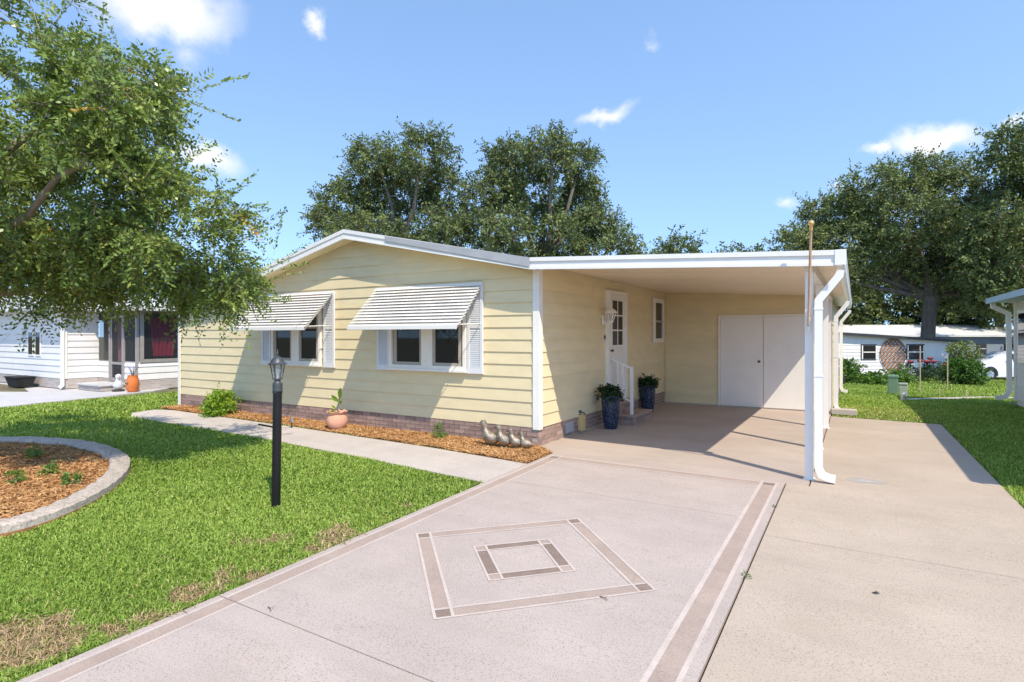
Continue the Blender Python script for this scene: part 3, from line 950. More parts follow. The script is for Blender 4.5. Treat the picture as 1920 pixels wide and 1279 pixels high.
def wall_lantern():
    c = (XS + .17, 9.55, 1.80)
    L = MB()
    L.box(XS + .02, XS + .04, 9.50, 9.60, 1.80, 1.96)
    L.tube([(XS + .04, 9.55, 1.85), (XS + .10, 9.55, 1.80), (c[0], 9.55, 1.835)], .012, 8)
    b = L.build('wall_lantern', M['white'], house)
    for k in range(6):
        a = k * math.pi / 3 + .3
        MB().tube([(c[0] + .045 * math.cos(a), c[1] + .045 * math.sin(a), c[2] + .06), (c[0] + .095 * math.cos(a), c[1] + .095 * math.sin(a), c[2] + .20)], .007, 5).build('lantern_bar', M['white'], b)
    MB().lathe([(.05, .03), (.05, .06), (.04, .062)], c, 6).build('lantern_base', M['white'], b)
    MB().lathe([(.118, .20), (.118, .215), (.085, .25), (.03, .285), (.012, .30), (.012, .325)], c, 12).build('lantern_roof', M['white'], b)
    MB().lathe([(.043, .062), (.09, .199)], c, 6, cap=False).build('lantern_glass', M['lamp_glass'], b)
    MB().tube([(c[0], c[1], c[2] + .06), (c[0], c[1], c[2] + .12), (c[0], c[1], c[2] + .16)], [.014, .022, .006], 8).build('bulb', M['lamp_glass'], b, smooth=True)
wall_lantern()
MB().box(XD - .01, XD + .012, 9.615, 9.645, 1.53, 1.60).build('doorbell', M['dark_metal'], house)
MB().box(XD - .01, XD + .03, 9.16, 9.26, .46, .56).build('outlet_box', M['porch_frame'], house, bevel=.006)
ub = MB().box(XS + .002, XS + .07, 8.52, 8.68, .04, .30).build('utility_box', M['yellow_box'], house, bevel=.006)
MB().tube([(XS + .03, 8.55, .30), (XS + .03, 8.55, .345), (XS + .10, 8.55, .335), (XS + .115, 8.55, .30)], .012, 8).tube([(XS + .03, 8.51, .36), (XS + .03, 8.59, .36)], .01, 6).build('tap', M['dark_metal'], ub)
for yy in (8.05, 12.15):
    MB().box(XS + .006, XS + .016, yy, yy + .28, .06, .22).build('foundation_vent', M['grey_metal'], house)

# ------------------------------------------------------------------ entry steps
steps = thing('entry_steps', 'two brick steps with white handrail at the side door', 'steps', (-3.6, 10.2, 0))
def brick_block(x0, x1, y0, y1, z0, z1, rows, parent):
    core = MB().box(x0, x1 - .008, y0 + .008, y1 - .008, z0, z1 - .03).build('step', M['mortar'], parent)
    h = (z1 - z0 - .03) / rows
    for r in range(rows):
        off = .1 * (r % 2)
        y = y0 - off
        while y < y1:
            a, b = max(y, y0), min(y + .19, y1)
            if b - a > .03: MB().box(x1 - .0078, x1, a, b, z0 + r * h, z0 + (r + 1) * h - .009).build('brick', M['brick'], core)
            y += .2
        x = x0 - off
        while x < x1 - .01:
            a, b = max(x, x0), min(x + .19, x1 - .012)
            if b - a > .03:
                MB().box(a, b, y0, y0 + .0078, z0 + r * h, z0 + (r + 1) * h - .009).build('brick', M['brick'], core)
            x += .2
    MB().box(x0, x1 + .015, y0 - .012, y1 + .012, z1 - .03, z1).build('tread', M['band'], core, bevel=.006)
brick_block(-3.87, -3.36, 9.74, 10.75, 0, .175, 2, steps)
brick_block(-3.87, -3.66, 9.76, 10.73, .176, .37, 2, steps)
hr = MB(); hy = 9.86
hr.box(-3.475, -3.425, hy - .025, hy + .025, .175, 1.04)
h = hr.build('handrail', M['white_metal'], steps, bevel=.004)
MB().hexa([(-3.865, hy - .015, 1.17), (-3.476, hy - .015, 1.0), (-3.476, hy + .015, 1.0), (-3.865, hy + .015, 1.17)], [(-3.865, hy - .015, 1.205), (-3.476, hy - .015, 1.035), (-3.476, hy + .015, 1.035), (-3.865, hy + .015, 1.205)]).build('top_rail', M['white_metal'], h)
MB().hexa([(-3.70, hy - .012, .50), (-3.476, hy - .012, .40), (-3.476, hy + .012, .40), (-3.70, hy + .012, .50)], [(-3.70, hy - .012, .53), (-3.476, hy - .012, .43), (-3.476, hy + .012, .43), (-3.70, hy + .012, .53)]).build('lower_rail', M['white_metal'], h)
MB().box(-3.632, -3.60, hy - .011, hy + .011, .475, 1.07).build('baluster', M['white_metal'], h)
MB().box(-3.725, -3.695, hy - .013, hy + .013, .37, 1.11).build('baluster', M['white_metal'], h)

# ------------------------------------------------------------------ foliage tools
def rot_frame(d):
    """two unit vectors perpendicular to each row of d"""
    a = np.where(np.abs(d[:, 2:3]) < .9, np.array([[0, 0, 1.]]), np.array([[1., 0, 0]]))
    u = np.cross(d, a); u /= np.linalg.norm(u, axis=1, keepdims=True) + 1e-9
    return u, np.cross(d, u)
def unit(a):
    return a / (np.linalg.norm(a, axis=-1, keepdims=True) + 1e-9)
def leaf_quads(P, D, L, W, rng, fold=.0):
    """diamond shaped leaves: base P, direction D"""
    n = len(P)
    D = unit(D)
    u, v = rot_frame(D)
    th = rng.uniform(0, 2 * math.pi, (n, 1))
    s = u * np.cos(th) + v * np.sin(th)
    nrm = np.cross(D, s)
    L = np.asarray(L).reshape(-1, 1); W = np.asarray(W).reshape(-1, 1)
    V = np.empty((n, 4, 3))
    V[:, 0] = P
    V[:, 1] = P + D * L * .45 + s * W * .5 + nrm * L * fold
    V[:, 2] = P + D * L
    V[:, 3] = P + D * L * .45 - s * W * .5 + nrm * L * fold
    F = np.arange(n * 4).reshape(n, 4)
    return V.reshape(-1, 3), F

def twig_leaves(C, O, nt, nl, tl, ll, lw, rng, spread=.9, droop=.25, flat=1., jit=.28, mess=.33):
    """leafy twigs at every cluster centre C (outward direction O); returns twig starts, ends, leaves"""
    m = len(C)
    C2 = np.repeat(C, nt, 0); O2 = np.repeat(O, nt, 0)
    d = rng.normal(size=(m * nt, 3)); d[:, 2] *= flat
    d = unit(O2 * .55 + unit(d) * spread)
    ln = rng.uniform(.55, 1.25, (m * nt, 1)) * tl
    st = C2 + rng.normal(size=C2.shape) * tl * jit
    t = np.linspace(.12, 1.0, nl)[None, :, None]
    dr = np.zeros((m * nt, 1, 3)); dr[:, 0, 2] = -droop * rng.uniform(.2, 1.6, m * nt)
    pts = st[:, None, :] + d[:, None, :] * ln[:, None, :] * t + dr * ln[:, None, :] * t * t
    u, v = rot_frame(d)
    ang = rng.uniform(0, 6.28, (m * nt, 1))
    side = u * np.cos(ang) + v * np.sin(ang)
    sgn = np.where(np.arange(nl) % 2 == 0, 1., -1.)[None, :, None]
    LD = d[:, None, :] * .55 + side[:, None, :] * sgn * .85 + rng.normal(size=pts.shape) * mess
    LD[..., 2] -= .12
    P = pts.reshape(-1, 3); LD = LD.reshape(-1, 3)
    k = len(P)
    V, F = leaf_quads(P, LD, ll * rng.uniform(.65, 1.25, k), lw * rng.uniform(.7, 1.2, k), rng, .06)
    return st, pts[:, -1, :], V, F

def limb_path(a, b, rng, sag=.12, seg=5):
    a = np.array(a, float); b = np.array(b, float)
    L = np.linalg.norm(b - a)
    off = rng.normal(size=3) * L * .07; off[2] += L * sag
    out = []
    for t in np.linspace(0, 1, seg + 1):
        j = rng.normal(size=3) * L * .018 * (0 if t in (0, 1) else 1)
        out.append(tuple(a + (b - a) * t + off * 4 * t * (1 - t) * .5 + j))
    return out

def in_ellipsoids(ells, n, rng, shell=.35):
    """cluster centres in a union of ellipsoids, denser toward the outside"""
    vols = np.array([e[1][0] * e[1][1] * e[1][2] for e in ells]) ** .55; vols /= vols.sum()
    k = rng.choice(len(ells), n, p=vols)
    d = unit(rng.normal(size=(n, 3)))
    r = (shell + (1 - shell) * rng.uniform(0, 1, (n, 1)) ** .6)
    c = np.array([ells[i][0] for i in k]); R = np.array([ells[i][1] for i in k])
    return c + d * r * R, d

def make_tree(name, base, trunk_path, trunk_r, limbs, ells, ncl, nt, nl, tl, ll, lw, leaf, bark, seed, label, cat='tree', group=None, tint_mid=.5, twig_r=.004, droop=.25, flat=1., hook=None, br=.035, whips=0, clump=0):
    rng = np.random.default_rng(seed)
    root = thing(name, label, cat, base, group)
    W = MB()
    W.tube(trunk_path, trunk_r, 10)
    nodes = [np.array(p, float) for p in trunk_path[1:]]; nr = list(trunk_r[1:])
    for path, r0, r1 in limbs:
        rs = list(np.linspace(r0, r1, len(path)))
        # smooth the limb
        pp = []
        for i in range(len(path) - 1):
            pp += limb_path(path[i], path[i + 1], rng, .02, 3)[:-1]
        pp.append(path[-1])
        rs = list(np.linspace(r0, r1, len(pp)))
        W.tube(pp, rs, 8)
        nodes += [np.array(p, float) for p in pp[2:]]; nr += rs[2:]
    C, O = in_ellipsoids(ells, ncl, rng)
    if clump:
        K = C[rng.choice(len(C), clump, replace=False)]
        near = K[np.argmin(np.linalg.norm(C[:, None, :] - K[None], axis=2), axis=1)]
        C = C + (near - C) * .5
    order = np.argsort(np.linalg.norm(C - np.array(trunk_path[-1]), axis=1))
    ND = np.array(nodes)
    for i in order:
        dist = np.linalg.norm(ND - C[i], axis=1) + .35 * np.maximum(0, ND[:, 2] - C[i][2])
        j = int(np.argmin(dist))
        L = np.linalg.norm(ND[j] - C[i])
        r0 = min(nr[j] * .7, br * (L / (tl * 2.5)) ** .5 + .3 * br); r1 = max(twig_r * 1.3, r0 * .3)
        p = limb_path(ND[j], C[i], rng, .06, 4)
        W.tube(p, list(np.linspace(r0, r1, len(p))), 5, cap=False)
        new = [np.array(p[2]), np.array(p[3]), np.array(p[4])]
        ND = np.vstack([ND] + [q[None] for q in new]); nr += [r0 * .7, r0 * .5, r1]
    trunk = W.build('trunk', bark, root, smooth=True)
    st, en, V, F = twig_leaves(C, O, nt, nl, tl, ll, lw, rng, droop=droop, flat=flat, jit=.14 if clump else .28, mess=.2 if clump else .33)
    if whips:
        far = np.argsort(-np.linalg.norm((C - C.mean(0)) * np.array([1, 1, .8]), axis=1))[:whips]
        s2, e2, V2, F2 = twig_leaves(C[far], unit(O[far] + np.array([0, 0, .45])), 1, nl * 2, tl * 2.0, ll, lw, rng, spread=.5, droop=.12)
        reps = [nl] * len(st) + [nl * 2] * len(s2)
        F = np.vstack([F, F2 + len(V)]); V = np.vstack([V, V2]); st = np.vstack([st, s2]); en = np.vstack([en, e2])
    else:
        reps = [nl] * len(st)
    nleaf = len(F)
    clv = np.concatenate([np.repeat(rng.normal(size=len(C)) * .15, nt * nl), np.zeros(nleaf - len(C) * nt * nl)])
    # each cluster, twig and leaf has a colour of its own
    tn = np.clip(tint_mid + clv + np.repeat(rng.normal(size=len(st)) * .08, reps) + rng.normal(size=nleaf) * .11, 0, .93)
    odd = np.repeat(rng.uniform(size=len(st)) < .006, reps)
    tn[odd] = rng.uniform(.96, 1.0, odd.sum())
    o = np.array(base)
    link('crown', np_mesh('crown', V - o, F, leaf, np.repeat(tn, 4)), root, base)
    # twigs as thin three sided spikes
    d = unit(en - st); u, v = rot_frame(d); k = len(st)
    TV = np.empty((k, 4, 3))
    for q in range(3):
        a = 2.094 * q
        TV[:, q] = st + (u * math.cos(a) + v * math.sin(a)) * twig_r
    TV[:, 3] = en
    idx = np.arange(k)[:, None] * 4
    TF = np.concatenate([idx + np.array([[0, 1, 3]]), idx + np.array([[1, 2, 3]]), idx + np.array([[2, 0, 3]])])
    tw = link('twigs', np_mesh('twigs', TV.reshape(-1, 3) - o, TF, bark, fsize=3), trunk, base)
    tag(tw, kind='stuff')
    return root

def shrub(name, base, ells, ncl, nt, nl, tl, ll, lw, leaf, seed, label, cat='shrub', group=None, stems=6, mid=.5, droop=.2, stem_mat=None, parent=None):
    rng = np.random.default_rng(seed)
    root = thing(name, label, cat, base, group) if parent is None else parent
    b = np.array(base, float)
    E2 = [((b[0] + c[0], b[1] + c[1], b[2] + c[2]), r) for c, r in ells]
    C, O = in_ellipsoids(E2, ncl, rng, .3)
    W = MB()
    for i in range(min(stems, len(C))):
        p = limb_path(b + np.array([rng.normal() * .02, rng.normal() * .02, 0]), C[i], rng, .05, 4)
        W.tube(p, list(np.linspace(.008 + ll * .04, .003, 5)), 5)
    W.build('stem', stem_mat or M['bark'], root)
    st, en, V, F = twig_leaves(C, O, nt, nl, tl, ll, lw, rng, droop=droop)
    tn = np.clip(mid + np.repeat(rng.normal(size=len(C)) * .13, nt * nl) + rng.normal(size=len(F)) * .14, 0, .93)
    ro = np.array(ORG[root.name])
    link('foliage', np_mesh('foliage', V - ro, F, leaf, np.repeat(tn, 4)), root, ro)
    return root
# ---END-CORE---

# ------------------------------------------------------------------ things by the house
def planter(loc, label, seed, k=1.0):
    r = thing('planter', label, 'planter', loc, 'blue planters beside the entry steps')
    b = MB(); prof = [(.098, 0), (.112, .02), (.135, .15), (.152, .32), (.160, .47), (.162, .53), (.170, .545), (.170, .565), (.150, .565), (.146, .50), (.02, .50)]
    b.lathe([(a * k, z * k) for a, z in prof], loc, 32)
    b.build('pot', M['pot'], r, smooth=True)
    shrub('x', loc, [((0, 0, .62 * k), (.16 * k, .16 * k, .09 * k))], 46, 4, 7, .09, .055, .03, M['leaf_dark'], seed, '', parent=r, stems=10, droop=.5)
    return r
planter((-3.60, 9.22, 0), 'tall blue mosaic planter with leafy plant standing before the entry steps', 21)
planter((-3.72, 11.62, 0), 'tall blue mosaic planter with leafy plant standing behind the entry steps', 22)

def terracotta():
    c = (-7.57, 6.74, .0)
    r = thing('terracotta_pot', 'round terracotta pot with scalloped rim on the front mulch bed', 'pot', c)
    b = MB()
    prof = [(.10, 0), (.135, .03), (.172, .10), (.176, .16), (.155, .22), (.125, .26), (.150, .29), (.172, .305), (.165, .312), (.115, .28), (.10, .24), (.02, .24)]
    b.lathe(prof, c, 36, wob=lambda j, t: (1 + (.03 * math.cos(8 * t) if 6 <= j <= 8 else 0), .012 * math.cos(8 * t) if 6 <= j <= 8 else 0))
    b.build('pot', M['terracotta'], r, smooth=True)
    st = MB()
    st.tube([(c[0], c[1], .24), (c[0] + .02, c[1], .40), (c[0] + .06, c[1], .52)], [.010, .008, .006], 6).tube([(c[0] - .03, c[1], .24), (c[0] - .035, c[1], .36)], [.008, .005], 6)
    st.build('stem', M['bark'], r)
    lf = MB()
    def blade(p, d, L, W):
        p = Vector(p); d = Vector(d).normalized(); s = d.cross(Vector((.2, -1, .2))).normalized(); n = s.cross(d)
        rows = []
        for t, w in ((0, .05), (.2, .55), (.45, 1), (.7, .8), (1, .03)):
            q = p + d * L * t + n * (L * .18 * t * t)
            rows.append((q - s * W * w * .5 + n * .02 * w, q, q + s * W * w * .5 + n * .02 * w))
        pts = [x for rw in rows for x in rw]
        fs = []
        for i in range(4):
            for k in (0, 1):
                fs.append((i * 3 + k, i * 3 + k + 1, i * 3 + k + 4, i * 3 + k + 3))
        return pts, fs
    rg = random.Random(4)
    for p, d, L, W in (((.05, 0, .50), (.5, -.1, 1), .26, .10), ((.04, 0, .46), (-.4, -.3, .6), .18, .08), ((.05, 0, .44), (.9, -.2, .3), .17, .07), ((0, 0, .26), (-.9, -.4, .3), .16, .06), ((.02, 0, .26), (1, -.3, .45), .15, .06), ((0, -.02, .27), (.2, -1, .35), .13, .06), ((-.03, 0, .34), (-.5, -.2, .5), .1, .05)):
        pts, fs = blade((c[0] + p[0], c[1] + p[1], p[2]), d, L, W)
        V = np.array([tuple(q) for q in pts]) - np.array(c)
        link('leaf', np_mesh('leaf', V, fs, M['leaf_lime'], np.full(len(V), rg.uniform(.35, .8))), r, c)
terracotta()

shrub('shrub', (-10.95, 6.72, 0), [((0, 0, .25), (.28, .25, .21)), ((.05, -.08, .14), (.25, .2, .12))], 110, 4, 8, .13, .06, .032, M['leaf_lime'], 31, 'bushy yellow green shrub in the mulch at the left of the house front', mid=.5)
shrub('seedling', (-5.5, 6.9, 0), [((0, 0, .10), (.09, .09, .10))], 16, 3, 5, .08, .05, .025, M['leaf_mid'], 32, 'small green plant in the mulch left of the duck figurines', 'plant', mid=.7)
for i, (x, y, lb) in enumerate(((-9.45, 3.2, 'farthest'), (-8.16, 2.91, 'middle'), (-8.03, 2.55, 'leftmost near'), (-7.35, 2.83, 'rightmost'))):
    shrub('young_plant', (x, y, gz(x, y) + .01), [((0, 0, .07), (.07, .07, .07))], 13, 3, 5, .055, .040, .022, M['leaf_mid'], 40 + i, lb + ' young green plant in the kerbed island bed', 'plant', 'young plants in the island bed', mid=.75)
for i, (x, y, s) in enumerate(((-.648, 4.12, 1.0), (-.648, 5.84, .75))):
    shrub('weed', (x, y, gz(x, y) - .02), [((0, 0, .025), (.02 * s, .02 * s, .01))], 6, 2, 4, .032 * s, .022 * s, .008, M['leaf_mid'], 60 + i, ('larger flat weed' if i == 0 else 'smaller flat weed nearer the carport') + ' growing in the driveway joint', 'weed', 'weeds in the driveway joint', stems=3, mid=.35, droop=.5)

DUCK = [(-.155, .105, .006), (-.130, .100, .026), (-.090, .098, .054), (-.045, .100, .078), (.005, .112, .086), (.042, .140, .076), (.062, .178, .054), (.070, .212, .040), (.074, .242, .036), (.080, .270, .042), (.092, .292, .047), (.112, .294, .036), (.130, .284, .019), (.152, .276, .015), (.170, .270, .005)]
def duck(x, y, k, ang, label):
    loc = (x, y, .012)
    r = thing('duck_figurine', label, 'figurine', loc, 'metal duck figurines')
    ca, sa = math.cos(ang), math.sin(ang)
    b = MB(); b.tube([(x + f * k * ca, y + f * k * sa, .012 + z * k + .005) for f, z, q in DUCK], [q * k for f, z, q in DUCK], 16)
    me_o = b.build('body', M['pewter'], r, smooth=True)
    for s in (-1, 1):
        w = MB()
        rows = []
        for f, z, hh in ((.045, .125, .012), (.01, .125, .045), (-.04, .118, .048), (-.09, .118, .030), (-.125, .125, .006)):
            rr = .071 if -.06 < f < .03 else .052 if f > -.1 else .028
            rows.append((f, z, hh, rr * s))
        pts = []
        for f, z, hh, o in rows:
            for dz, oo in ((hh, .9), (0, 1.06), (-hh, .95)):
                pts.append((x + (f * ca - o * oo * sa) * k, y + (f * sa + o * oo * ca) * k, .017 + (z + dz * .8) * k))
        w.add(pts, [(i * 3 + j, i * 3 + j + 1, i * 3 + j + 4, i * 3 + j + 3) for i in range(4) for j in (0, 1)])
        w.build('wing', M['pewter'], r, smooth=True)
        ft = MB(); fx, fy = x + (.02 * ca - s * .035 * sa) * k, y + (.02 * sa + s * .035 * ca) * k
        ft.lathe([(.034 * k, 0), (.036 * k, .006 * k), (.02 * k, .014 * k), (.010 * k, .03 * k)], (fx, fy, .008), 8)
        ft.build('foot', M['pewter'], r)
duck(-4.47, 6.78, 1.12, math.radians(197), 'tallest metal duck figurine at the left end of the row')
duck(-4.25, 6.80, .98, math.radians(192), 'second tallest metal duck figurine, behind the leading duck')
duck(-4.07, 6.82, .88, math.radians(199), 'third metal duck figurine, just ahead of the smallest')
duck(-3.92, 6.84, .76, math.radians(190), 'smallest metal duck figurine at the right end beside the house corner')

def spot(x, y):
    r = thing('garden_spotlight', 'small dark spotlight on a stake in the mulch beside the walkway', 'light', (x, y, 0))
    MB().tube([(x, y, -.02), (x, y, .09)], .008, 6).build('stake', M['black'], r)
    MB().tube([(x - .05, y + .02, .11), (x + .03, y - .02, .135)], [.022, .034], 10).build('lamp_head', M['black'], r)
    MB().tube([(x + .031, y - .021, .1355), (x + .036, y - .023, .137)], .032, 10).build('lens', M['lamp_glass'], r)
spot(-8.38, 6.45)

def lamp_post():
    x, y = -4.82, 3.53; z0 = gz(x, y) - .03
    r = thing('lamp_post', 'short black lamp post with glass lantern standing on the front lawn', 'lamp post', (x, y, z0))
    lean = lambda z: (x + .014 * z, y + .006 * z, z)
    b = MB(); b.tube([lean(z0), lean(.3), lean(.7), lean(1.07)], .0425, 20)
    b.build('pole', M['black'], r, smooth=True)
    t = Vector(lean(1.06))
    b = MB(); b.lathe([(.046, 0), (.046, .075), (.038, .083), (.028, .095), (.028, .108), (.044, .112), (.046, .122)], t, 20)
    b.build('collar', M['dark_metal'], r, smooth=True)
    for k in range(4):
        a = k * math.pi / 2 + .5
        MB().tube([(t.x + .041 * math.cos(a), t.y + .041 * math.sin(a), t.z - .01), (t.x + .053 * math.cos(a), t.y + .053 * math.sin(a), t.z - .01)], .007, 6).build('set_screw', M['dark_metal'], r)
    g = MB(); g.lathe([(.038, .122), (.062, .262)], t, 6, cap=False); g.build('lantern_glass', M['lamp_glass'], r)
    for k in range(6):
        a = k * math.pi / 3
        MB().tube([(t.x + .040 * math.cos(a), t.y + .040 * math.sin(a), t.z + .118), (t.x + .066 * math.cos(a), t.y + .066 * math.sin(a), t.z + .262)], .0048, 6).build('lantern_bar', M['dark_metal'], r)
    b = MB(); b.lathe([(.086, .258), (.088, .266), (.066, .278), (.058, .300), (.042, .322), (.018, .335), (.008, .338)], t, 18); b.build('lantern_roof', M['dark_metal'], r, smooth=True)
    b = MB(); b.lathe([(.008, .336), (.014, .346), (.006, .355), (.011, .370), (.005, .380), (.008, .392), (.002, .405)], t, 10); b.build('finial', M['dark_metal'], r, smooth=True)
    b = MB(); b.tube([(t.x, t.y, t.z + .12), (t.x, t.y, t.z + .17), (t.x, t.y, t.z + .20), (t.x, t.y, t.z + .225), (t.x, t.y, t.z + .235)], [.012, .012, .024, .018, .004], 10); b.build('bulb', M['lamp_glass'], r, smooth=True)
    q = lean(.715)
    MB().tube([(q[0] - .02, q[1] - .02, q[2] - .006), (q[0] - .20, q[1] - .06, q[2] + .012)], .0095, 8).build('ladder_bar', M['black'], r)
lamp_post()

def flagpole():
    a = Vector((-.445, 7.045, 1.70)); b_ = Vector((-.400, 6.70, 2.73))
    r = thing('flagpole', 'bare wooden flagpole with gold ball set in the carport post bracket', 'flagpole', a)
    MB().tube([a, a.lerp(b_, .5), b_], .0135, 12).build('shaft', M['pole_wood'], r, smooth=True)
    d = (b_ - a).normalized()
    MB().tube([b_ - d * .03, b_ + d * .02], [.019, .015], 12).build('ferrule', M['gold'], r, smooth=True)
    p = b_ + d * .045
    s = MB(); s.lathe([(.002, -.03)] + [(.03 * math.cos(t), .03 * math.sin(t)) for t in np.linspace(-1.3, 1.3, 9)] + [(.002, .03)], p, 14); s.build('ball', M['gold'], r, smooth=True)
flagpole()
MB().tube([(-.447, 7.064, 1.66), (-.437, 7.03, 1.80)], .022, 10).box(-.47, -.415, 7.066, 7.077, 1.62, 1.76).build('flagpole_bracket', M['white_metal'], house)

# a few fallen leaves and twigs on the concrete
for i, (x, y, lb) in enumerate(((.11, 4.28, 'single dark fallen leaf on the tan parking slab'), (-1.35, 3.35, 'tiny brown twig on the driveway right of the diamond'), (-3.06, 2.2, 'dry brown twig lying on the driveway joint near the lawn'))):
    zz = gz(x, y)
    if i == 0:
        b = MB(); b.add([(x - .022, y, zz + .004), (x, y - .010, zz + .010), (x + .024, y + .004, zz + .006), (x + .002, y + .013, zz + .013), (x - .022, y, zz + .006), (x, y - .010, zz + .012), (x + .024, y + .004, zz + .008), (x + .002, y + .013, zz + .015)], [(0, 1, 2, 3), (7, 6, 5, 4), (0, 1, 5, 4), (1, 2, 6, 5), (2, 3, 7, 6), (3, 0, 4, 7)])
        tag(b.build('fallen_leaf', M['gap'], origin=(x, y, zz)), lb, 'leaf')
    else:
        b = MB(); b.tube([(x - .035, y + .01, zz + .008), (x, y, zz + .012), (x + .03, y - .015, zz + .008)], [.003, .003, .0015], 5).tube([(x, y, zz + .012), (x + .01, y + .025, zz + .014)], [.002, .001], 5)
        tag(b.build('fallen_twig', M['bark'], origin=(x, y, zz)), lb, 'twig')

# ------------------------------------------------------------------ left neighbour
nl = thing('neighbour_house', 'white siding house with screened porch and red curtains at left', 'house', (-21, 9, 0))
def nb_wall_x(x0, x1, y, z0, z1, name):
    w = MB().box(x0, x1, y + .001, y + .1, 0, z1 + .05).build(name, M['nb_white'], nl)
    z = z0
    while z < z1 - .04:
        plank_x(w, x0, x1, x0, x1, y, z, min(z + .19, z1), M['nb_white'], out=.028); z += .19
    return w
def nb_wall_y(y0, y1, x, z0, z1, name):
    w = MB().box(x - .1, x - .001, y0, y1, 0, z1 + .05).build(name, M['nb_white'], nl)
    z = z0
    while z < z1 - .04:
        plank_y(w, y0, y1, x, z, min(z + .19, z1), M['nb_white'], out=.028); z += .19
    return w
nb_wall_x(-32, -20.3, 7.6, .30, 2.35, 'front_wall')
nb_wall_y(7.6, 8.5, -20.3, .30, 2.35, 'side_wall')
nb_wall_x(-20.29, -19.55, 8.5, .30, .78, 'porch_front_wall')
nb_wall_x(-18.65, -17.9, 8.5, .30, .78, 'porch_front_wall')
nb_wall_y(8.5, 22, -17.9, .30, .78, 'porch_side_wall')
MB().box(-32, -20.285, 7.585, 7.6, 0, .30).box(-20.3, -20.285, 7.6, 8.48, 0, .30).box(-20.285, -19.55, 8.485, 8.5, 0, .30).box(-18.65, -17.885, 8.485, 8.5, 0, .30).box(-17.9, -17.885, 8.5, 22, 0, .30).build('brick_base', M['nb_brick'], nl)
MB().box(-20.34, -20.25, 7.55, 7.66, .30, 2.4).build('corner_trim', M['white'], nl)
MB().rect_sweep([(-20.22, 7.52, 2.35), (-20.22, 7.52, .12), (-20.16, 7.42, .05)], .09, .07, (1, 0, 0)).build('downspout', M['white_metal'], nl)
for x in (-19.52, -18.68, -17.93):
    MB().box(x - .04, x + .04, 8.46, 8.53, 0 if x < -18 else .3, 2.32).build('porch_post', M['porch_frame'], nl)
for yy in (8.6, 11.6, 14.6):
    MB().box(-17.93, -17.86, yy - .05, yy + .05, .80, 2.32).build('porch_post', M['porch_frame'], nl)
MB().box(-17.915, -17.865, 8.65, 22, .80, .90).build('porch_rail', M['porch_frame'], nl)
MB().box(-20.25, -19.56, 8.50, 8.505, .80, 2.30).build('porch_screen', M['screen'], nl)
MB().box(-18.64, -17.97, 8.50, 8.505, .80, 2.30).build('porch_screen', M['screen'], nl)
for ya, yb in ((8.66, 11.54), (11.66, 14.54)):
    MB().box(-17.90, -17.895, ya, yb, .91, 2.30).build('porch_screen', M['screen'], nl)
pd = MB().box(-19.47, -19.40, 8.475, 8.51, .20, 2.2).box(-18.80, -18.73, 8.475, 8.51, .20, 2.2).box(-19.40, -18.80, 8.475, 8.51, .20, .32).box(-19.40, -18.80, 8.475, 8.51, .72, .80).box(-19.40, -18.80, 8.475, 8.51, 2.12, 2.2).build('porch_door', M['porch_frame'], nl)
MB().box(-19.40, -18.80, 8.49, 8.495, .33, 2.11).build('screen', M['screen'], pd)
MB().box(-20.2, -18.0, 10.5, 10.6, 0, 2.3).box(-20.2, -20.1, 8.6, 10.5, 0, 2.3).box(-18.55, -18.45, 10.6, 22, 0, 2.3).build('porch_inner_wall', M['porch_frame'], nl)
def curtain(p, d, w, z0, z1, mat):
    n = 22; pts = []
    for i in range(n + 1):
        a = i / n * w; o = .03 * math.sin(i * 1.5) + .012 * math.sin(i * .7)
        for z in (z0, z1):
            k = .75 + .25 * (z - z0) / (z1 - z0)
            pts.append((p[0] + d[0] * (a - w / 2) * (k if z == z0 else 1) + d[1] * o, p[1] + d[1] * (a - w / 2) * (k if z == z0 else 1) - d[0] * o, z))
    b = MB(); b.add(pts, [(2 * i, 2 * i + 2, 2 * i + 3, 2 * i + 1) for i in range(n)])
    b.build('curtain', mat, nl, smooth=True)
curtain((-17.99, 9.25, 0), (0, 1), .75, .98, 2.12, M['curtain'])
curtain((-17.99, 10.35, 0), (0, 1), .85, .98, 2.12, M['curtain'])
curtain((-19.1, 8.64, 0), (1, 0), .55, .82, 2.05, M['curtain_pink'])
b = MB(); b.prism([(-33, 7.1, 2.36), (-19.8, 7.1, 2.36), (-19.8, 7.1, 2.52), (-26, 7.1, 3.3), (-33, 7.1, 2.5)], (0, 16, 0)); rf = b.build('roof', M['white_roof'], nl)
MB().box(-20.6, -17.35, 8.1, 22, 2.32, 2.46).build('porch_roof', M['white_roof'], nl)
for px_ in (-22.6, -22.05):
    w = MB().box(px_ - .2, px_ + .2, 7.55, 7.575, .95, 1.75).build('window', M['white'], nl)
    MB().box(px_ - .15, px_ + .15, 7.545, 7.55, 1.0, 1.70).build('pane', M['glass'], w)
ns = thing('porch_step', 'low brick step with grey top at the neighbouring porch door', 'steps', (-19.1, 8.0, 0))
MB().box(-19.75, -18.4, 7.75, 8.44, 0, .14).build('riser', M['nb_brick'], ns)
MB().box(-19.8, -18.35, 7.7, 8.46, .141, .19).build('tread', M['pale_pad'], ns, bevel=.01)

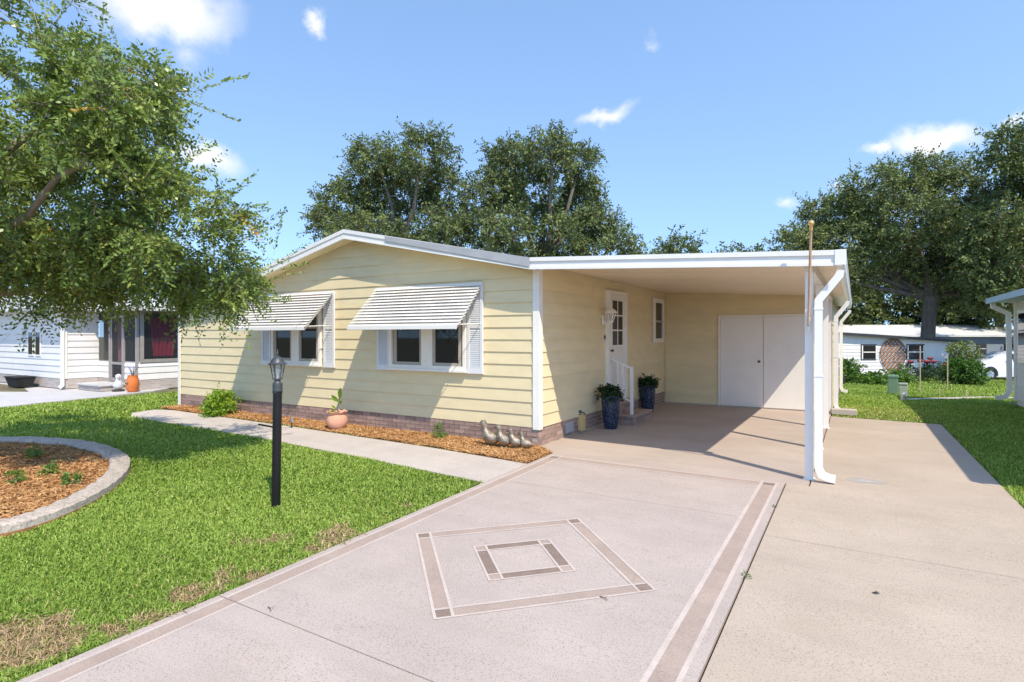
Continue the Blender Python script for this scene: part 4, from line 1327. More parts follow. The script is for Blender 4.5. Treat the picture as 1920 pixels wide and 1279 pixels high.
def orange_planter():
    c = (-17.55, 8.2, 0); r = thing('orange_planter', 'orange ceramic planter with bare twigs beside the neighbouring porch', 'planter', c)
    b = MB(); b.lathe([(.10, 0), (.15, .05), (.165, .2), (.15, .36), (.12, .44), (.13, .47), (.10, .47), (.09, .40), (.01, .40)], c, 18); b.build('pot', M['orange'], r, smooth=True)
    for k in range(5):
        a = k * 1.3; MB().tube([(c[0], c[1], .40), (c[0] + .06 * math.cos(a), c[1] + .06 * math.sin(a), .6), (c[0] + .14 * math.cos(a), c[1] + .14 * math.sin(a), .74)], [.012, .009, .004], 6).build('twig', M['bark'], r)
    for k in range(2):
        b = MB(); b.tube([(c[0] + (-.05 + .1 * k), c[1] - .155, .24), (c[0] + (-.05 + .1 * k), c[1] - .175, .245)], [.022, .018], 6); b.build('cut_out', M['gap'], r)
orange_planter()
def goose():
    x, y = -18.15, 8.1; loc = (x, y, 0)
    r = thing('goose_figurine', 'white goose figurine on the pad beside the neighbouring porch step', 'figurine', loc)
    k = 1.5; b = MB(); b.tube([(x + f * k * .9, y - f * k * .4, z * k) for f, z, q in DUCK], [q * k * 1.05 for f, z, q in DUCK], 14); b.build('body', M['pvc'], r, smooth=True)
    MB().lathe([(.16, 0), (.16, .03), (.10, .05)], loc, 12).build('base', M['gap'], r)
goose()
def tub():
    c = (-22.3, 7.2, 0); r = thing('black_tub', 'black plastic tub standing by the neighbouring brick base', 'tub', c)
    b = MB(); b.hexa([(c[0] - .35, c[1] - .18, 0), (c[0] + .35, c[1] - .18, 0), (c[0] + .35, c[1] + .18, 0), (c[0] - .35, c[1] + .18, 0)], [(c[0] - .45, c[1] - .25, .3), (c[0] + .45, c[1] - .25, .3), (c[0] + .45, c[1] + .25, .3), (c[0] - .45, c[1] + .25, .3)]); b.build('body', M['tyre'], r, bevel=.01)
    MB().box(c[0] - .47, c[0] + .47, c[1] - .27, c[1] + .27, .301, .325).build('rim', M['tyre'], r)
tub()

# ------------------------------------------------------------------ right neighbour
nr_ = thing('neighbour_house', 'grey siding house with pale blue eave at the right edge', 'house', (5, 12, 0))
w = MB().box(3.401, 3.5, 7.3, 18.4, -.1, 2.42).box(3.5, 12, 18.3, 18.4, -.3, 2.42).box(3.5, 12, 7.3, 7.4, -.1, 2.42).build('side_wall', M['nb_grey'], nr_)
mbx = {}
z = 0.02
while z < 2.35:
    b = MB(); hh = min(.19, 2.38 - z)
    if round(hh, 3) not in mbx:
        b.hexa([(0, 0, 0), (-.026, 0, 0), (-.026, 11.1, 0), (0, 11.1, 0)], [(0, 0, hh + .008), (-.005, 0, hh + .008), (-.005, 11.1, hh + .008), (0, 11.1, hh + .008)])
        mbx[round(hh, 3)] = b.mesh('siding_plank', M['nb_grey'])
    link('siding_plank', mbx[round(hh, 3)], w, (3.4, 7.3, z)); z += .19
MB().box(3.34, 3.42, 18.34, 18.43, 0, 2.42).build('corner_trim', M['white'], nr_)
b = MB(); b.prism([(2.88, 6.8, 2.42), (3.6, 6.8, 2.42), (9, 6.8, 3.4), (12.5, 6.8, 2.5), (12.5, 6.8, 2.7), (9, 6.8, 3.55), (2.88, 6.8, 2.54)], (0, 11.85, 0)); rf = b.build('roof', M['blue_trim'], nr_)
MB().box(2.84, 2.879, 6.78, 18.67, 2.40, 2.535).build('fascia_board', M['blue_trim'], rf)
MB().rect_sweep([(2.95, 18.5, 2.41), (2.97, 18.5, 2.31), (3.26, 18.52, 2.14), (3.28, 18.52, .22), (3.2, 18.5, .07), (3.0, 18.46, .03)], .09, .10, (0, 1, 0)).build('downspout', M['white_metal'], nr_)
w2 = MB().box(3.33, 3.372, 12.0, 18.0, .95, 2.2).build('window', M['white'], nr_)
MB().box(3.322, 3.3295, 12.1, 17.88, 1.03, 2.12).build('pane', M['glass'], w2)
MB().box(3.312, 3.3215, 17.0, 17.06, 1.03, 2.12).build('glazing_bar', M['porch_frame'], w2)

# ------------------------------------------------------------------ white shed behind, seen past the carport
A0 = (-.56, 35.88); UX = (.792, .61); UY = (-.61, .792)
ws = thing('back_shed', 'low white siding shed with dark eave and lattice behind the garden', 'shed', (A0[0], A0[1], -.65))
FR = ((A0[0], A0[1], 0), UX, UY)
b = MB(FR)
b.hexa([(-3, .001, -.8), (6.6, .001, -.8), (6.6, 3, -.8), (-3, 3, -.8)], [(-3, .001, 1.85), (6.6, .001, 1.25), (6.6, 3, 1.45), (-3, 3, 2.05)])
wsw = b.build('wall', M['nb_white'], ws)
z = -.62
while z < 1.6:
    b = MB(FR); hh = .185
    smax = 6.6 if z + hh < 1.26 else 6.6 - (z + hh - 1.26) / .0625
    if smax > -2.8:
        b.hexa([(-3, -.028, z), (smax, -.028, z), (smax, 0, z), (-3, 0, z)], [(-3, -.006, z + hh), (smax, -.006, z + hh), (smax, 0, z + hh), (-3, 0, z + hh)])
        b.build('siding_plank', M['nb_white'], wsw)
    z += hh
b = MB(FR)
b.hexa([(-3.2, -.35, 1.82), (6.95, -.35, 1.20), (6.95, 3.3, 1.46), (-3.2, 3.3, 2.1)], [(-3.2, -.35, 1.93), (6.95, -.35, 1.31), (6.95, 3.3, 1.52), (-3.2, 3.3, 2.16)])
wr = b.build('roof', M['white_roof'], ws)
b = MB(FR); b.hexa([(-3.2, -.38, 1.815), (6.95, -.38, 1.195), (6.95, -.352, 1.195), (-3.2, -.352, 1.815)], [(-3.2, -.38, 1.94), (6.95, -.38, 1.32), (6.95, -.352, 1.32), (-3.2, -.352, 1.94)]); b.build('eave_edge', M['dark_trim'], wr)
MB(FR).box(6.5, 6.62, -.05, 0, -.75, 1.22).build('corner_trim', M['white'], ws)
MB().rect_sweep([tuple(FR[0][i] + UX[i] * 6.85 + UY[i] * -.3 if i < 2 else 1.2 for i in range(3)), tuple(FR[0][i] + UX[i] * 6.8 + UY[i] * -.3 if i < 2 else 1.05 for i in range(3)), tuple(FR[0][i] + UX[i] * 6.4 + UY[i] * -.12 if i < 2 else .7 for i in range(3)), tuple(FR[0][i] + UX[i] * 6.4 + UY[i] * -.12 if i < 2 else -.6 for i in range(3))], .10, .10, UY + (0,)).build('downspout', M['white_metal'], ws)
for s0, s1 in ((1.0, 1.92), (3.72, 4.78)):
    w = MB(FR).box(s0, s1, -.07, -.026, .28, 1.12).build('window', M['dark_trim'], ws)
    MB(FR).box(s0 + .10, s1 - .10, -.08, -.071, .36, 1.02).build('pane', M['glass'], w)
    MB(FR).box(s0 + .10, s1 - .10, -.088, -.081, .66, .71).build('meeting_rail', M['white'], w)
    MB(FR).box(s0 + .02, s0 + .08, -.082, -.071, .30, 1.05).box(s1 - .08, s1 - .02, -.082, -.071, .30, 1.05).build('frame', M['white'], w)

def trellis():
    sc, = (2.88,)
    r = thing('lattice_trellis', 'pear shaped brown lattice trellis on the white shed wall', 'trellis', (A0[0] + UX[0] * sc, A0[1] + UX[1] * sc, -.6))
    def hw(z):      # half width of the pear outline
        t = (z + .55) / 1.98
        if t <= 0 or t >= 1: return 0
        return .87 * (math.sin(math.pi * min(1, t ** .95)) ** .55) * (.62 + .48 * t)
    zc = .45
    for fam in (1, -1):
        k = -9
        while k <= 9:
            c = k * .235
            # line: s = fam*(z - zc) + c ; clip to outline
            inside = [z for z in np.linspace(-.55, 1.43, 120) if abs(fam * (z - zc) + c) <= hw(z)]
            if len(inside) > 3:
                za, zb = inside[0], inside[-1]
                b = MB(FR); d = .036
                b.hexa([(sc + fam * (za - zc) + c - d, -.075 - .008 * (fam > 0), za), (sc + fam * (za - zc) + c + d, -.075 - .008 * (fam > 0), za), (sc + fam * (za - zc) + c + d, -.068 - .008 * (fam > 0), za), (sc + fam * (za - zc) + c - d, -.068 - .008 * (fam > 0), za)],
                       [(sc + fam * (zb - zc) + c - d, -.075 - .008 * (fam > 0), zb), (sc + fam * (zb - zc) + c + d, -.075 - .008 * (fam > 0), zb), (sc + fam * (zb - zc) + c + d, -.068 - .008 * (fam > 0), zb), (sc + fam * (zb - zc) + c - d, -.068 - .008 * (fam > 0), zb)])
                b.build('slat', M['lattice'], r)
            k += 1
    pts = []
    zs = list(np.linspace(-.5, 1.40, 24))
    L = [(sc - hw(z), -.09, z) for z in zs] + [(sc + hw(z), -.09, z) for z in zs[::-1]]
    b = MB(); b.tube([(FR[0][0] + UX[0] * a + UY[0] * q, FR[0][1] + UX[1] * a + UY[1] * q, z) for a, q, z in L + L[:1]], .022, 5, cap=False); b.build('rim', M['lattice'], r)
trellis()

# blue grey house farther back
FB = ((CS * 23 - SN * 41, SN * 23 + CS * 41, 0), (CS, SN), (-SN, CS))
bh = thing('far_house', 'blue grey house with long white roof behind the parked car', 'house', (FB[0][0], FB[0][1], -.75))
MB(FB).box(0, 16, 0, 5, -.8, 1.52).build('wall', M['blue_grey'], bh)
b = MB(FB); b.add([(-.5, -.4, 1.50), (16.5, -.4, 1.50), (16.5, 6, 1.5), (-.5, 6, 1.5), (-.5, -.4, 1.62), (16.5, -.4, 1.62), (13.2, 3, 2.42), (-.5, 3, 2.42), (16.5, 6, 1.62), (-.5, 6, 1.62)], [(3, 2, 1, 0), (0, 1, 5, 4), (4, 5, 6, 7), (5, 8, 6), (8, 9, 7, 6), (1, 2, 8, 5), (2, 3, 9, 8), (3, 0, 4, 7, 9)])
b.build('roof', M['white_roof'], bh)
for s in (10.9, 12.9):
    w = MB(FB).box(s - .35, s + .35, -.05, -.002, .25, 1.0).build('window', M['dark_trim'], bh)
    MB(FB).box(s - .3, s + .3, -.06, -.051, .62, .66).build('glazing_bar', M['white'], w)

# ------------------------------------------------------------------ parked car
def car():
    F0 = (5.75, 36.6, -.66)                 # under the front axle, near side
    ux = (CS, SN); uy = (-SN, CS)           # along the car towards its tail; across, away from us
    fr = (F0, ux, uy)
    r = thing('parked_car', 'white car parked nose left beyond the back lawn', 'car', F0)
    st = [  # x, half width, z bottom, z belt, z top, top half width
        (-.86, .60, .34, .56, .58, .52), (-.78, .76, .24, .66, .70, .66), (-.45, .86, .20, .76, .82, .74), (.35, .90, .19, .88, .97, .76),
        (.62, .90, .19, .92, 1.04, .74), (1.35, .90, .19, .95, 1.42, .60), (2.1, .90, .19, .97, 1.47, .60), (2.9, .90, .20, .98, 1.40, .59), (3.35, .88, .24, .98, 1.12, .66), (3.62, .80, .34, .94, .98, .66)]
    pts = []; C = .9
    for x, w, zb, zl, zt, wt in st:
        pts += [(x, C - w, zb), (x, C - w * 1.01, (zb + zl) * .52), (x, C - w * .97, zl), (x, C - wt, zt), (x, C, zt + .025), (x, C + wt, zt), (x, C + w * .97, zl), (x, C + w * 1.01, (zb + zl) * .52), (x, C + w, zb)]
    n = 9
    f = [(i * n + k, i * n + (k + 1) % n, (i + 1) * n + (k + 1) % n, (i + 1) * n + k) for i in range(len(st) - 1) for k in range(n)]
    f += [tuple(range(n - 1, -1, -1)), tuple((len(st) - 1) * n + k for k in range(n))]
    b = MB(fr); b.add(pts, f); b.build('body', M['car_paint'], r, smooth=True)
    b = MB(fr); b.sheet([(.70, .30, 1.075), (1.28, .375, 1.385), (1.28, 1.425, 1.385), (.70, 1.50, 1.075)]); b.build('windscreen', M['glass'], r)
    for s in (0, 1):
        yy = (lambda w: C - w) if s == 0 else (lambda w: C + w)
        for q in ([(.84, .845, .96), (1.36, .605, 1.39), (1.36, .868, .965)], [(1.42, .868, .967), (1.42, .608, 1.395), (2.08, .608, 1.44), (2.08, .878, .985)], [(2.14, .878, .985), (2.14, .608, 1.44), (2.82, .60, 1.38), (2.98, .868, .99)]):
            b = MB(fr); b.sheet([(x, yy(w + .012), z) for x, w, z in q]); b.build('side_window', M['glass'], r)
        b = MB(fr); b.hexa([(.80, yy(.90), .95), (1.0, yy(.90), .95), (1.0, yy(1.05), .95), (.86, yy(1.05), .95)], [(.80, yy(.90), 1.07), (1.0, yy(.90), 1.07), (1.0, yy(1.05), 1.06), (.86, yy(1.05), 1.06)]); b.build('mirror', M['car_paint'], r)
        b = MB(fr); b.sheet([(-.80, yy(.62), .60), (-.55, yy(.86), .66), (-.20, yy(.885), .80), (-.50, yy(.80), .78)]); b.build('headlight', M['lamp_glass'], r)
        for x in (0, 2.62):
            yc = -.03 if s == 0 else 1.83
            w_ = MB(fr)
            ring = [(.20, -.0), (.30, -.015), (.325, .02), (.325, .16), (.29, .2), (.20, .2)]
            ptsw = []; N = 24; sg = 1 if s == 0 else -1
            for rr, o in ring:
                for k in range(N):
                    t = 2 * math.pi * k / N; ptsw.append((x + rr * math.cos(t), yc + sg * o, .325 + rr * math.sin(t)))
            fw = [(i * N + k, i * N + (k + 1) % N, (i + 1) * N + (k + 1) % N, (i + 1) * N + k) for i in range(len(ring) - 1) for k in range(N)]
            w_.add(ptsw, fw); wo = w_.build('wheel', M['tyre'], r, smooth=True)
            rm = MB(fr)
            for k in range(7):
                t = 2 * math.pi * k / 7; dx, dz = math.cos(t), math.sin(t); px, pz = -dz, dx
                rm.hexa([(x + px * .035, yc + sg * .02, .325 + pz * .035), (x + dx * .205 + px * .03, yc + sg * .012, .325 + dz * .205 + pz * .03), (x + dx * .205 - px * .03, yc + sg * .012, .325 + dz * .205 - pz * .03), (x - px * .035, yc + sg * .02, .325 - pz * .035)],
                        [(x + px * .035, yc + sg * .04, .325 + pz * .035), (x + dx * .205 + px * .03, yc + sg * .03, .325 + dz * .205 + pz * .03), (x + dx * .205 - px * .03, yc + sg * .03, .325 + dz * .205 - pz * .03), (x - px * .035, yc + sg * .04, .325 - pz * .035)])
            rm.build('rim', M['rim'], wo)
            ar = MB(fr); ptsa = []
            for k in range(17):
                t = math.pi * k / 16 * 1.16 - .25
                for rr in (.33, .385): ptsa.append((x + rr * math.cos(t), (C - .917 if s == 0 else C + .917), .325 + rr * math.sin(t)))
            ar.add(ptsa, [(2 * k, 2 * k + 1, 2 * k + 3, 2 * k + 2) for k in range(16)]); ar.build('wheel_arch', M['tyre'], wo)
car()

# ------------------------------------------------------------------ back garden
def garden(name, x, y, ells, n, ll, lw, leaf, seed, label, cat='plant', group=None, mid=.5, nt=4, nl=7, tl=.2):
    return shrub(name, (x, y, gz(x, y) - .03), ells, n, nt, nl, tl, ll, lw, leaf, seed, label, cat, group, mid=mid)
garden('garden_shrub', -.25, 27.5, [((0, 0, .4), (.55, .5, .38)), ((0, 0, .75), (.4, .35, .28))], 60, .14, .06, M['leaf_mid'], 71, 'tall leafy garden shrub just right of the carport downspout', 'shrub')
garden('garden_plant', .62, 27.2, [((0, 0, .2), (.6, .5, .22))], 50, .17, .07, M['leaf_mid'], 72, 'low broad leaved plant in front of the white shed window', mid=.7)
garden('garden_plant', 1.55, 27.9, [((0, 0, .3), (.42, .4, .32))], 45, .13, .05, M['leaf_mid'], 73, 'light green climbing plant at the foot of the trellis', mid=.65)
garden('garden_bush', 3.92, 29.9, [((0, 0, .48), (.72, .65, .46)), ((-.1, 0, .75), (.55, .5, .35))], 130, .16, .06, M['leaf_mid'], 74, 'large rounded green bush in front of the white car', 'bush', mid=.45)
garden('garden_tree', 4.15, 33.0, [((0, 0, 1.35), (.62, .6, .55)), ((0, 0, .8), (.55, .5, .5))], 90, .14, .06, M['leaf_oak'], 75, 'taller loose green shrub behind the rounded bush', 'shrub', mid=.8)
for i, (x, y, lb) in enumerate(((2.4, 31.6, 'rose bush with dark red blooms nearest the trellis'), (3.35, 32.6, 'rose bush with dark red blooms by the shed corner'))):
    rb = garden('rose_bush', x, y, [((0, 0, .45), (.7, .5, .35))], 55, .09, .045, M['leaf_dark'], 80 + i, lb, 'rose bush', 'rose bushes by the shed', mid=.7)
    rg = random.Random(i)
    for k in range(4):
        c = Vector((x + rg.uniform(-.55, .55), y + rg.uniform(-.3, .1), gz(x, y) + rg.uniform(.7, 1.15)))
        MB().tube([(c.x, c.y, gz(x, y) + .3), (c.x, c.y, c.z)], .012, 5).build('stem', M['leaf_dark'], rb)
        b = MB(); b.lathe([(.02, -.07), (.09, -.04), (.12, .02), (.08, .07), (.02, .08)], c, 9, wob=lambda j, t: (1 + .18 * math.sin(3 * t + j), 0)); b.build('bloom', M['rose'], rb, smooth=True)
def util(x, y, w, d_, h, mat, label, cap=True):
    z = gz(x, y) - .04
    r = thing('utility_box', label, 'utility box', (x, y, z), 'utility boxes on the back lawn')
    MB().box(x - w / 2, x + w / 2, y - d_ / 2, y + d_ / 2, z, z + h * .86).build('body', mat, r, bevel=.015)
    MB().box(x - w / 2 - .015, x + w / 2 + .015, y - d_ / 2 - .015, y + d_ / 2 + .015, z + h * .861, z + h).build('lid', mat, r, bevel=.02)
util(.98, 21.0, .26, .26, .62, M['util_green'], 'taller dark green utility pedestal on the back lawn')
util(1.19, 20.2, .2, .2, .42, M['util_pale'], 'shorter pale green utility pedestal on the back lawn')
zz = gz(0, 18.4)
tag(MB().tube([(1.08, 18.4, zz - .05), (1.08, 18.4, zz + .09), (1.10, 18.38, zz + .14), (1.15, 18.36, zz + .15)], [.05, .05, .055, .06], 12).build('vent_pipe', M['pvc'], origin=(1.08, 18.4, zz), smooth=True), 'short bent white pipe sticking out of the lawn', 'pipe')
for i, (x, y, hgt, lb) in enumerate(((1.8, 22.7, 1.55, 'tallest thin wooden stake on the back lawn, nearest the trellis'), (2.8, 25.3, 1.3, 'thin wooden stake standing among the roses'), (2.15, 21.2, .28, 'short pale stake at the near edge of the back lawn'), (2.75, 20.9, .25, 'short pale stake at the right of the worn path'))):
    z = gz(x, y) - .05
    tag(MB().box(x - .016, x + .016, y - .016, y + .016, z, z + hgt).build('stake', M['stake'], origin=(x, y, z)), lb, 'stake', 'stakes on the back lawn')

# ------------------------------------------------------------------ trees
T0 = (-8.95, 1.75, -.12)
make_tree('elm_tree', T0, [(-8.95, 1.75, -.12), (-8.93, 1.76, .5), (-8.88, 1.8, 1.2), (-8.8, 1.85, 1.75)], [.17, .125, .11, .12],
          [([(-8.8, 1.85, 1.7), (-8.2, 2.1, 2.3), (-7.3, 2.4, 2.8), (-6.4, 2.6, 3.3)], .075, .022),
           ([(-8.8, 1.85, 1.7), (-8.4, 2.4, 2.2), (-7.9, 3.2, 2.45), (-7.1, 4.0, 2.4), (-6.6, 4.35, 2.25)], .07, .014),
           ([(-8.8, 1.85, 1.75), (-8.6, 1.8, 2.8), (-8.1, 1.9, 3.9), (-7.7, 2.2, 5.0)], .085, .025),
           ([(-8.1, 1.9, 3.0), (-7.4, 2.3, 3.5), (-6.9, 2.6, 3.8), (-6.4, 2.8, 4.1)], .05, .015),
           ([(-8.8, 1.85, 1.75), (-9.3, 1.9, 2.7), (-9.8, 2.3, 3.8), (-10.2, 2.6, 4.7)], .08, .025),
           ([(-8.8, 1.85, 1.7), (-9.2, 1.2, 2.4), (-9.8, .5, 3.0), (-10.3, .0, 3.6)], .07, .02),
           ([(-8.8, 1.85, 1.7), (-8.7, 2.6, 2.1), (-9.0, 3.5, 2.4), (-9.2, 4.2, 2.5)], .06, .02)],
          [((-8.9, 2.1, 3.6), (2.3, 2.0, 2.0)), ((-6.95, 2.65, 3.15), (1.15, 1.15, .95)), ((-7.75, 3.75, 2.55), (1.4, 1.3, .60)), ((-7.9, 2.3, 4.6), (1.5, 1.4, 1.2)), ((-6.55, 2.8, 3.9), (.8, .8, .7)), ((-6.7, 3.3, 3.0), (.95, .95, .65)), ((-6.8, 4.25, 2.28), (.5, .5, .26)), ((-7.8, 4.1, 2.25), (.7, .6, .32)), ((-9.2, 3.3, 2.55), (1.6, 1.4, .65))],
          560, 14, 17, .36, .060, .029, M['leaf_elm'], M['bark_light'], 101, 'leafy elm tree overhanging the front lawn from the left', twig_r=.003, droop=.35, br=.017, whips=130, clump=130)

def oak(name, bx, by, h, w, seed, label, ncl=260, group='trees behind the houses', tl=.62, ll=.17, mid=.45, crown_low=.42, lean=0., lobes=6, leaf='leaf_oak', blobs=None):
    bz = gz(bx, by) - .1
    rg = random.Random(seed)
    hr_ = w / 2
    base = (bx, by, bz)
    zc = bz + h * (.5 + crown_low * .5)
    trunk = [(bx, by, bz), (bx + .05, by, bz + h * .12), (bx + lean * .5, by, bz + h * .25), (bx + lean, by, bz + h * .36)]
    k = h / 12
    limbs = []; ells = []
    if blobs:
        dist = -SN * bx + CS * by
        for px, py, rx, ry in blobs:
            dd = dist + rg.uniform(-2.2, 2.2)
            r_ = (px - 960) / 1064 * dd; u_ = 1.6 - (py - 629) / 1064 * dd
            e = (CS * r_ - SN * dd, SN * r_ + CS * dd, u_)
            limbs.append(([trunk[-1], tuple(trunk[-1][j] * .5 + e[j] * .5 + (rg.uniform(-.3, .3) if j < 2 else -.3) for j in range(3)), e], .17 * k, .04 * k))
            ells.append((e, (rx / 1064 * dd, rx / 1064 * dd * .9, ry / 1064 * dd)))
        lobes = 0
    for i in range(lobes):
        a = 6.283 * i / lobes + rg.uniform(-.35, .35)
        rr = hr_ * rg.uniform(.48, .70)
        zt = bz + h * rg.uniform(crown_low + .12, .80)
        e = (bx + lean + rr * math.cos(a), by + rr * math.sin(a), zt)
        limbs.append(([trunk[-1], tuple(trunk[-1][j] * .55 + e[j] * .45 + (rg.uniform(-.3, .3) if j < 2 else -.2) for j in range(3)), e], .22 * k, .05 * k))
        ells.append((e, (hr_ * rg.uniform(.36, .50), hr_ * rg.uniform(.36, .50), h * rg.uniform(.12, .19))))
    for i in range(0 if blobs else 3):
        a = rg.uniform(0, 6.28); rr = hr_ * rg.uniform(.1, .35)
        e = (bx + lean + rr * math.cos(a), by + rr * math.sin(a), bz + h * rg.uniform(.80, .88))
        limbs.append(([trunk[-1], tuple(trunk[-1][j] * .5 + e[j] * .5 for j in range(3)), e], .2 * k, .04 * k))
        ells.append((e, (hr_ * rg.uniform(.34, .45), hr_ * rg.uniform(.34, .45), h * .13)))
    return make_tree(name, base, trunk, [.5 * k, .36 * k, .33 * k, .34 * k], limbs, ells, ncl, 12, 9, tl, ll, ll * .52, M[leaf], M['bark'], seed, label, group=group, twig_r=.012, tint_mid=mid, droop=.15, br=.06)

oak('oak_tree', -20.4, 22.6, 12.4, 12.4, 201, 'dark green oak rising behind the left half of the roof', 450, blobs=[(790, 288, 62, 36), (705, 300, 52, 38), (648, 385, 55, 42), (742, 365, 85, 52), (838, 365, 48, 55), (618, 425, 38, 26), (700, 440, 85, 38), (832, 440, 62, 40), (760, 500, 90, 45)])
oak('oak_tree', -14.2, 26.4, 12.6, 9.6, 202, 'dark green oak rising behind the middle of the roof', 470, blobs=[(955, 295, 52, 38), (1035, 285, 55, 34), (1088, 305, 34, 28), (925, 365, 42, 45), (1010, 360, 68, 52), (1085, 380, 52, 45), (1125, 420, 36, 32), (945, 440, 62, 40), (1055, 445, 78, 40), (1165, 458, 36, 22), (1040, 510, 90, 40)])
oak('oak_tree', -11.0, 40.5, 9.2, 7.5, 203, 'distant low tree showing over the carport roof', 130, tl=.8, ll=.24, crown_low=.3)
oak('oak_tree', -7.2, 44.0, 8.9, 6.0, 204, 'farthest low tree at the right end of the carport roofline', 110, tl=.8, ll=.24, crown_low=.3)
oak('oak_tree', 3.6, 41.8, 13.2, 15.5, 205, 'broad spreading oak with thick trunk behind the white shed', 600, tl=.75, ll=.19, mid=.62, lean=.25, blobs=[(1740, 325, 62, 30), (1650, 355, 72, 36), (1565, 405, 62, 36), (1500, 455, 42, 30), (1600, 455, 82, 40), (1700, 420, 92, 52), (1790, 365, 50, 36), (1800, 450, 56, 52), (1650, 510, 86, 30), (1540, 505, 55, 26), (1760, 505, 60, 34), (1840, 540, 60, 26)])
oak('oak_tree', 10.8, 41.5, 15.5, 12.5, 206, 'tall dark oak at the right edge behind the neighbouring roof', 520, tl=.75, ll=.2, mid=.4, blobs=[(1885, 280, 40, 30), (1905, 350, 60, 52), (1880, 430, 60, 50), (1910, 500, 55, 50), (1850, 490, 42, 42), (1990, 300, 80, 70), (2010, 430, 90, 80), (1890, 560, 60, 30), (2080, 340, 70, 70)])
k = 0
for (x, y, h_, w_) in ((-3.0, 54, 10, 11), (3.5, 58, 9.5, 11), (9.5, 57, 11, 11), (15.5, 55, 12, 12), (-9.5, 58, 8, 9), (22, 52, 12, 12)):
    oak('woodland_tree', x, y, h_, w_, 300 + k, 'dense dark tree in the woodland behind the far house, ' + ('first', 'second', 'third', 'fourth', 'leftmost', 'rightmost')[k] + (' from the left' if k < 4 else ''), 190, group='woodland trees', tl=.95, ll=.34, mid=.3, crown_low=.12, lobes=7)
    k += 1

# ------------------------------------------------------------------ grass and mulch
def view_px(x, y, z):
    lat = CS * x + SN * y; d = -SN * x + CS * y
    d = np.maximum(d, .05)
    return 960 + 1064 * lat / d, 629 - 1064 * (z - 1.6) / d, d

def blades(name, n, bbox, test, hgt, wid, label, seed, mat, dryf=None, near=3.5, power=1.25, base=-.03, lean=.95):
    rng = np.random.default_rng(seed)
    x = rng.uniform(bbox[0], bbox[1], n); y = rng.uniform(bbox[2], bbox[3], n)
    z = gzn(y) + base
    px, py, d = view_px(x, y, z)
    ok = test(x, y) & (px > -330) & (px < 2250) & (d > 1.2) & (py < 1650)
    ok &= rng.uniform(size=n) < np.minimum(1, (near / d)) ** power
    x, y, z, d = x[ok], y[ok], z[ok], d[ok]
    m = len(x)
    dry = dryf(x, y, rng) if dryf is not None else np.zeros(m)
    keep = rng.uniform(size=m) > dry * .55
    x, y, z, d, dry = x[keep], y[keep], z[keep], d[keep], dry[keep]
    m = len(x)
    # uneven tufts
    pat = .5 + .5 * np.sin(x * 3.1 + 1.7 * np.sin(y * 2.3)) * np.sin(y * 3.7 + 1.3 * np.sin(x * 2.9))
    h = hgt * rng.uniform(.45, 1.25, m) * (.75 + .45 * pat) * (1 - .45 * dry)
    w = wid * rng.uniform(.7, 1.3, m) * np.maximum(1, d / near) ** .75
    a = rng.uniform(0, 6.283, m)
    l = rng.uniform(.1, 1.0, m) * lean * (1 + .8 * dry)
    b = a + rng.uniform(-.9, .9, m) + 1.57
    dx, dy = np.cos(a) * l, np.sin(a) * l
    wx, wy = np.cos(b) * w / 2, np.sin(b) * w / 2
    P = np.stack([x, y, z], 1)
    mid = P + np.stack([dx * h * .35, dy * h * .35, h * .62], 1)
    tip = P + np.stack([dx * h * 1.15, dy * h * 1.15, h * (1.0 - .35 * l)], 1)
    W = np.stack([wx, wy, np.zeros(m)], 1)
    V = np.empty((m, 5, 3)); V[:, 0] = P - W * .8; V[:, 1] = P + W * .8; V[:, 2] = mid + W; V[:, 3] = mid - W; V[:, 4] = tip
    i = np.arange(m)[:, None] * 5
    F = np.concatenate([i + np.array([[0, 1, 2]]), i + np.array([[0, 2, 3]]), i + np.array([[3, 2, 4]])])
    big = .5 + .5 * np.sin(x * .9 + 2.0 * np.sin(y * .7 + 1)) * np.sin(y * 1.1 + x * .3)
    tn = np.clip(.34 + .22 * big + rng.normal(size=m) * .19, 0, .93)
    tn = np.where(rng.uniform(size=m) < .02 + dry * .55, rng.uniform(.95, 1.0, m), tn)
    o = link(name, np_mesh(name, V.reshape(-1, 3), F, mat, np.repeat(tn, 5), fsize=3))
    tag(o, label, kind='stuff')
    return o

def ell_noise(x, y, s, ph):
    return .5 + .25 * np.sin(x * s + ph + 1.9 * np.sin(y * s * .8 + ph)) + .25 * np.sin(y * s * 1.3 + 2 * ph + 1.6 * np.sin(x * s * 1.1))
BARE = [(-3.88, 1.32, .27), (-4.15, 1.28, .18), (-3.66, 1.62, .10), (-3.72, 2.08, .13), (-3.60, 2.45, .09), (-3.62, 3.0, .09), (-3.75, 4.2, .05)]
def dry_front(x, y, rng):
    e = np.clip((x - (XL - 1.15)) / 1.1, 0, 1)                    # toward the driveway
    f = np.clip((4.6 - y) / 2.6, 0, 1)
    n_ = ell_noise(x, y, 3.3, .6)
    n2 = ell_noise(x, y, 9.0, 2.6)
    d1 = np.clip((n_ * .65 + n2 * .35 - .66) * 5, 0, 1) * e * f
    for cx, cy, r in BARE:
        q = np.hypot((x - cx) / r, (y - cy) / (r * .8)) + (n2 - .5) * .9 + (n_ - .5) * .5
        d1 = np.maximum(d1, np.clip((1.05 - q) * 2.2, 0, 1))
    return np.clip(d1 * 1.15 + .12 * e, 0, 1)
WALKP = WALK; PADX = -16.55
def t_front(x, y):
    ok = (x < XL - .005) & (x > PADX) & (y < 12)
    ok &= ~in_poly(x, y, CURB) & ~in_poly(x, y, WALKP) & ~in_poly(x, y, BED2)
    ok &= ~((x > XLH - .1) & (y > 6.6))
    return ok
